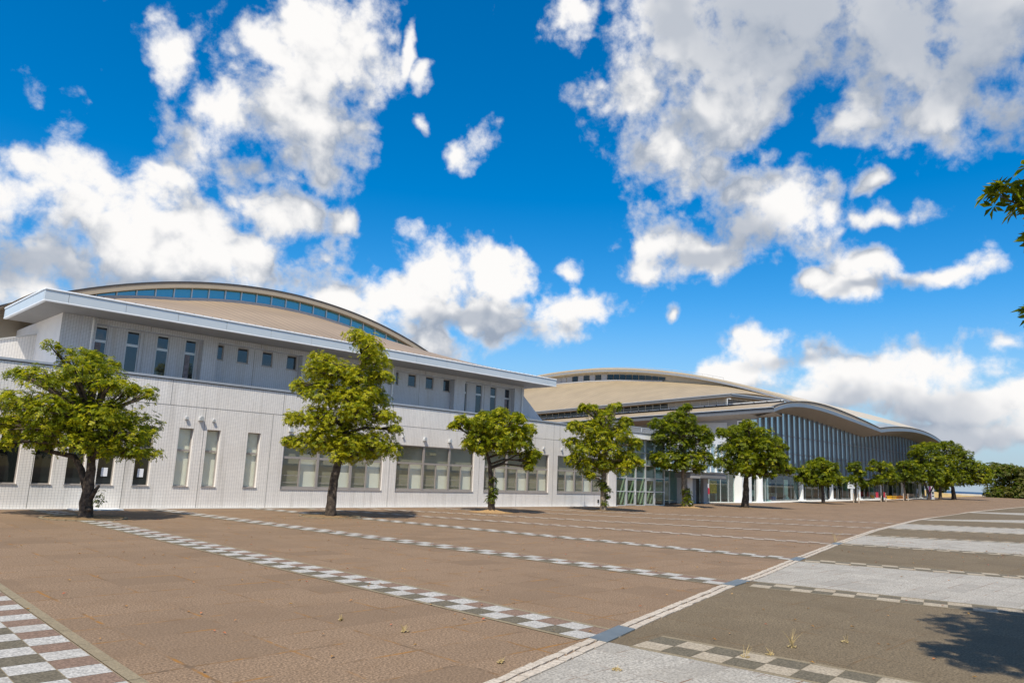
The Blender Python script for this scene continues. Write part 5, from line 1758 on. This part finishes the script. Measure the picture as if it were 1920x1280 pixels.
# far shrub belts: masses of coastal shrubs
def shrub_mass(name, lobes, dens, size, mats=('leaf_o', 'leaf_d', 'leaf_a'), mix=(0.55, 0.85)):
    P, N, K = crown_points(lobes, dens, 1.0)
    q = rng.random(len(P)) * 0.7 + rng.random(len(lobes))[K] * 0.3
    idx = np.where(q < mix[0], 0, np.where(q < mix[1], 1, 2))
    o = leaf_mesh(name, P, N, size, list(mats), idx, None, per=7, width=0.5)
    return structure(o, 'stuff')
lb = []
for i in range(210):
    s = random.random()
    y = 41.8 - s * 36
    x = 203 + random.uniform(0, 7)
    h = 6.6 + 0.9 * math.sin(y * 0.35) + random.uniform(-0.7, 0.6)
    r = random.uniform(1.1, 2.0)
    z = gz(x) + random.uniform(0.4, h - r)
    if random.random() < 0.5:
        z = gz(x) + h - r
    lb.append((x, y, z, r))
for i in range(60):
    y = 41.8 - i * 0.6; x = 202.5 + random.uniform(0, 2)
    lb.append((x, y, gz(x) + random.uniform(0.6, 1.2), random.uniform(1.2, 1.6)))
shrub_mass('shrub_belt', lb, 4.2, 0.5)
lb = []
for i in range(60):
    y = random.uniform(52.2, 78); x = 207 + random.uniform(-2, 4)
    r = random.uniform(1.2, 2.0)
    lb.append((x, y, gz(x) + random.uniform(1.0, 4.4), r))
shrub_mass('shrub_belt', lb, 3.2, 0.55)

# dry weeds in the paving joints and fallen leaves
def weed(x, y, h, n, lab, w=0.5):
    mb = MB()
    for _ in range(n):
        a = random.uniform(0, 6.28); l = h * random.uniform(0.5, 1.1); s = random.uniform(0.1, w)
        p = Vector((x + random.uniform(-.02, .02), y + random.uniform(-.02, .02), 0.003))
        d = Vector((math.cos(a) * s, math.sin(a) * s, 1.0))
        q = p + d * l * 0.5; e = p + d * l + Vector((math.cos(a), math.sin(a), 0)) * l * s * 0.6
        mb.tube([p, q, e], [0.004, 0.003, 0.0012], 4)
    for _ in range(6):
        a = random.uniform(0, 6.28)
        p = Vector((x + math.cos(a) * 0.05, y + math.sin(a) * 0.05, 0.012))
        mb.face([p, p + Vector((0.05, 0.01, 0.02)), p + Vector((0.07, 0.05, 0.0)), p + Vector((0.01, 0.04, 0.01))])
    tag(mb.build('dry_weed', 'straw'), lab, 'weed', 'dry weeds in the paving joints')
WEEDS = [
    (7.02, 8.79, 0.12, 14, 'small straw tuft alone on the brown slabs left of centre'),
    (6.75, 9.98, 0.1, 8, 'flat straw weed lying on the brown slabs at left'),
    (10.93, 4.84, 0.24, 16, 'tall spread dry weed on the dark slabs at right', 0.7),
    (11.97, 4.47, 0.18, 5, 'single upright dry stalk on the dark slabs at right'),
    (9.77, 4.97, 0.16, 8, 'dry weed on the edge of the cream checker strip'),
    (10.2, 4.83, 0.1, 8, 'small dry weed at the upper edge of the cream checker strip'),
    (6.91, 6.73, 0.07, 8, 'tiny dry weed in the slabs left of the stone line'),
    (7.78, 5.62, 0.07, 8, 'tiny dry weed in the joints of the pale granite near the stone line'),
    (32.51, 12.44, 0.5, 10, 'tall straw weed at the stone line far right', 0.6),
]
for w in WEEDS:
    weed(*w)
n = 900
xy = np.c_[rng.uniform(3, 75, n), rng.uniform(2, 35, n)]
near = np.c_[rng.normal(TP['T2'][0], 3.0, 120), rng.normal(TP['T2'][1] - 1, 1.4, 120)]
near2 = np.c_[rng.normal(TP['T3'][0], 2.5, 160), rng.normal(TP['T3'][1] - 1, 1.4, 160)]
far = np.c_[rng.uniform(28, 48, 160), rng.uniform(6, 13, 160)]
xy = np.concatenate([xy, near, near2, far])
P = np.c_[xy, np.full(len(xy), 0.02)]
o = leaf_mesh('fallen_leaves', P, np.tile([0, 0, 1.0], (len(P), 1)), 0.085, ['leaf_fallen'], np.zeros(len(P), int), None, per=1, width=0.5, flat=0.3)
structure(o, 'stuff')
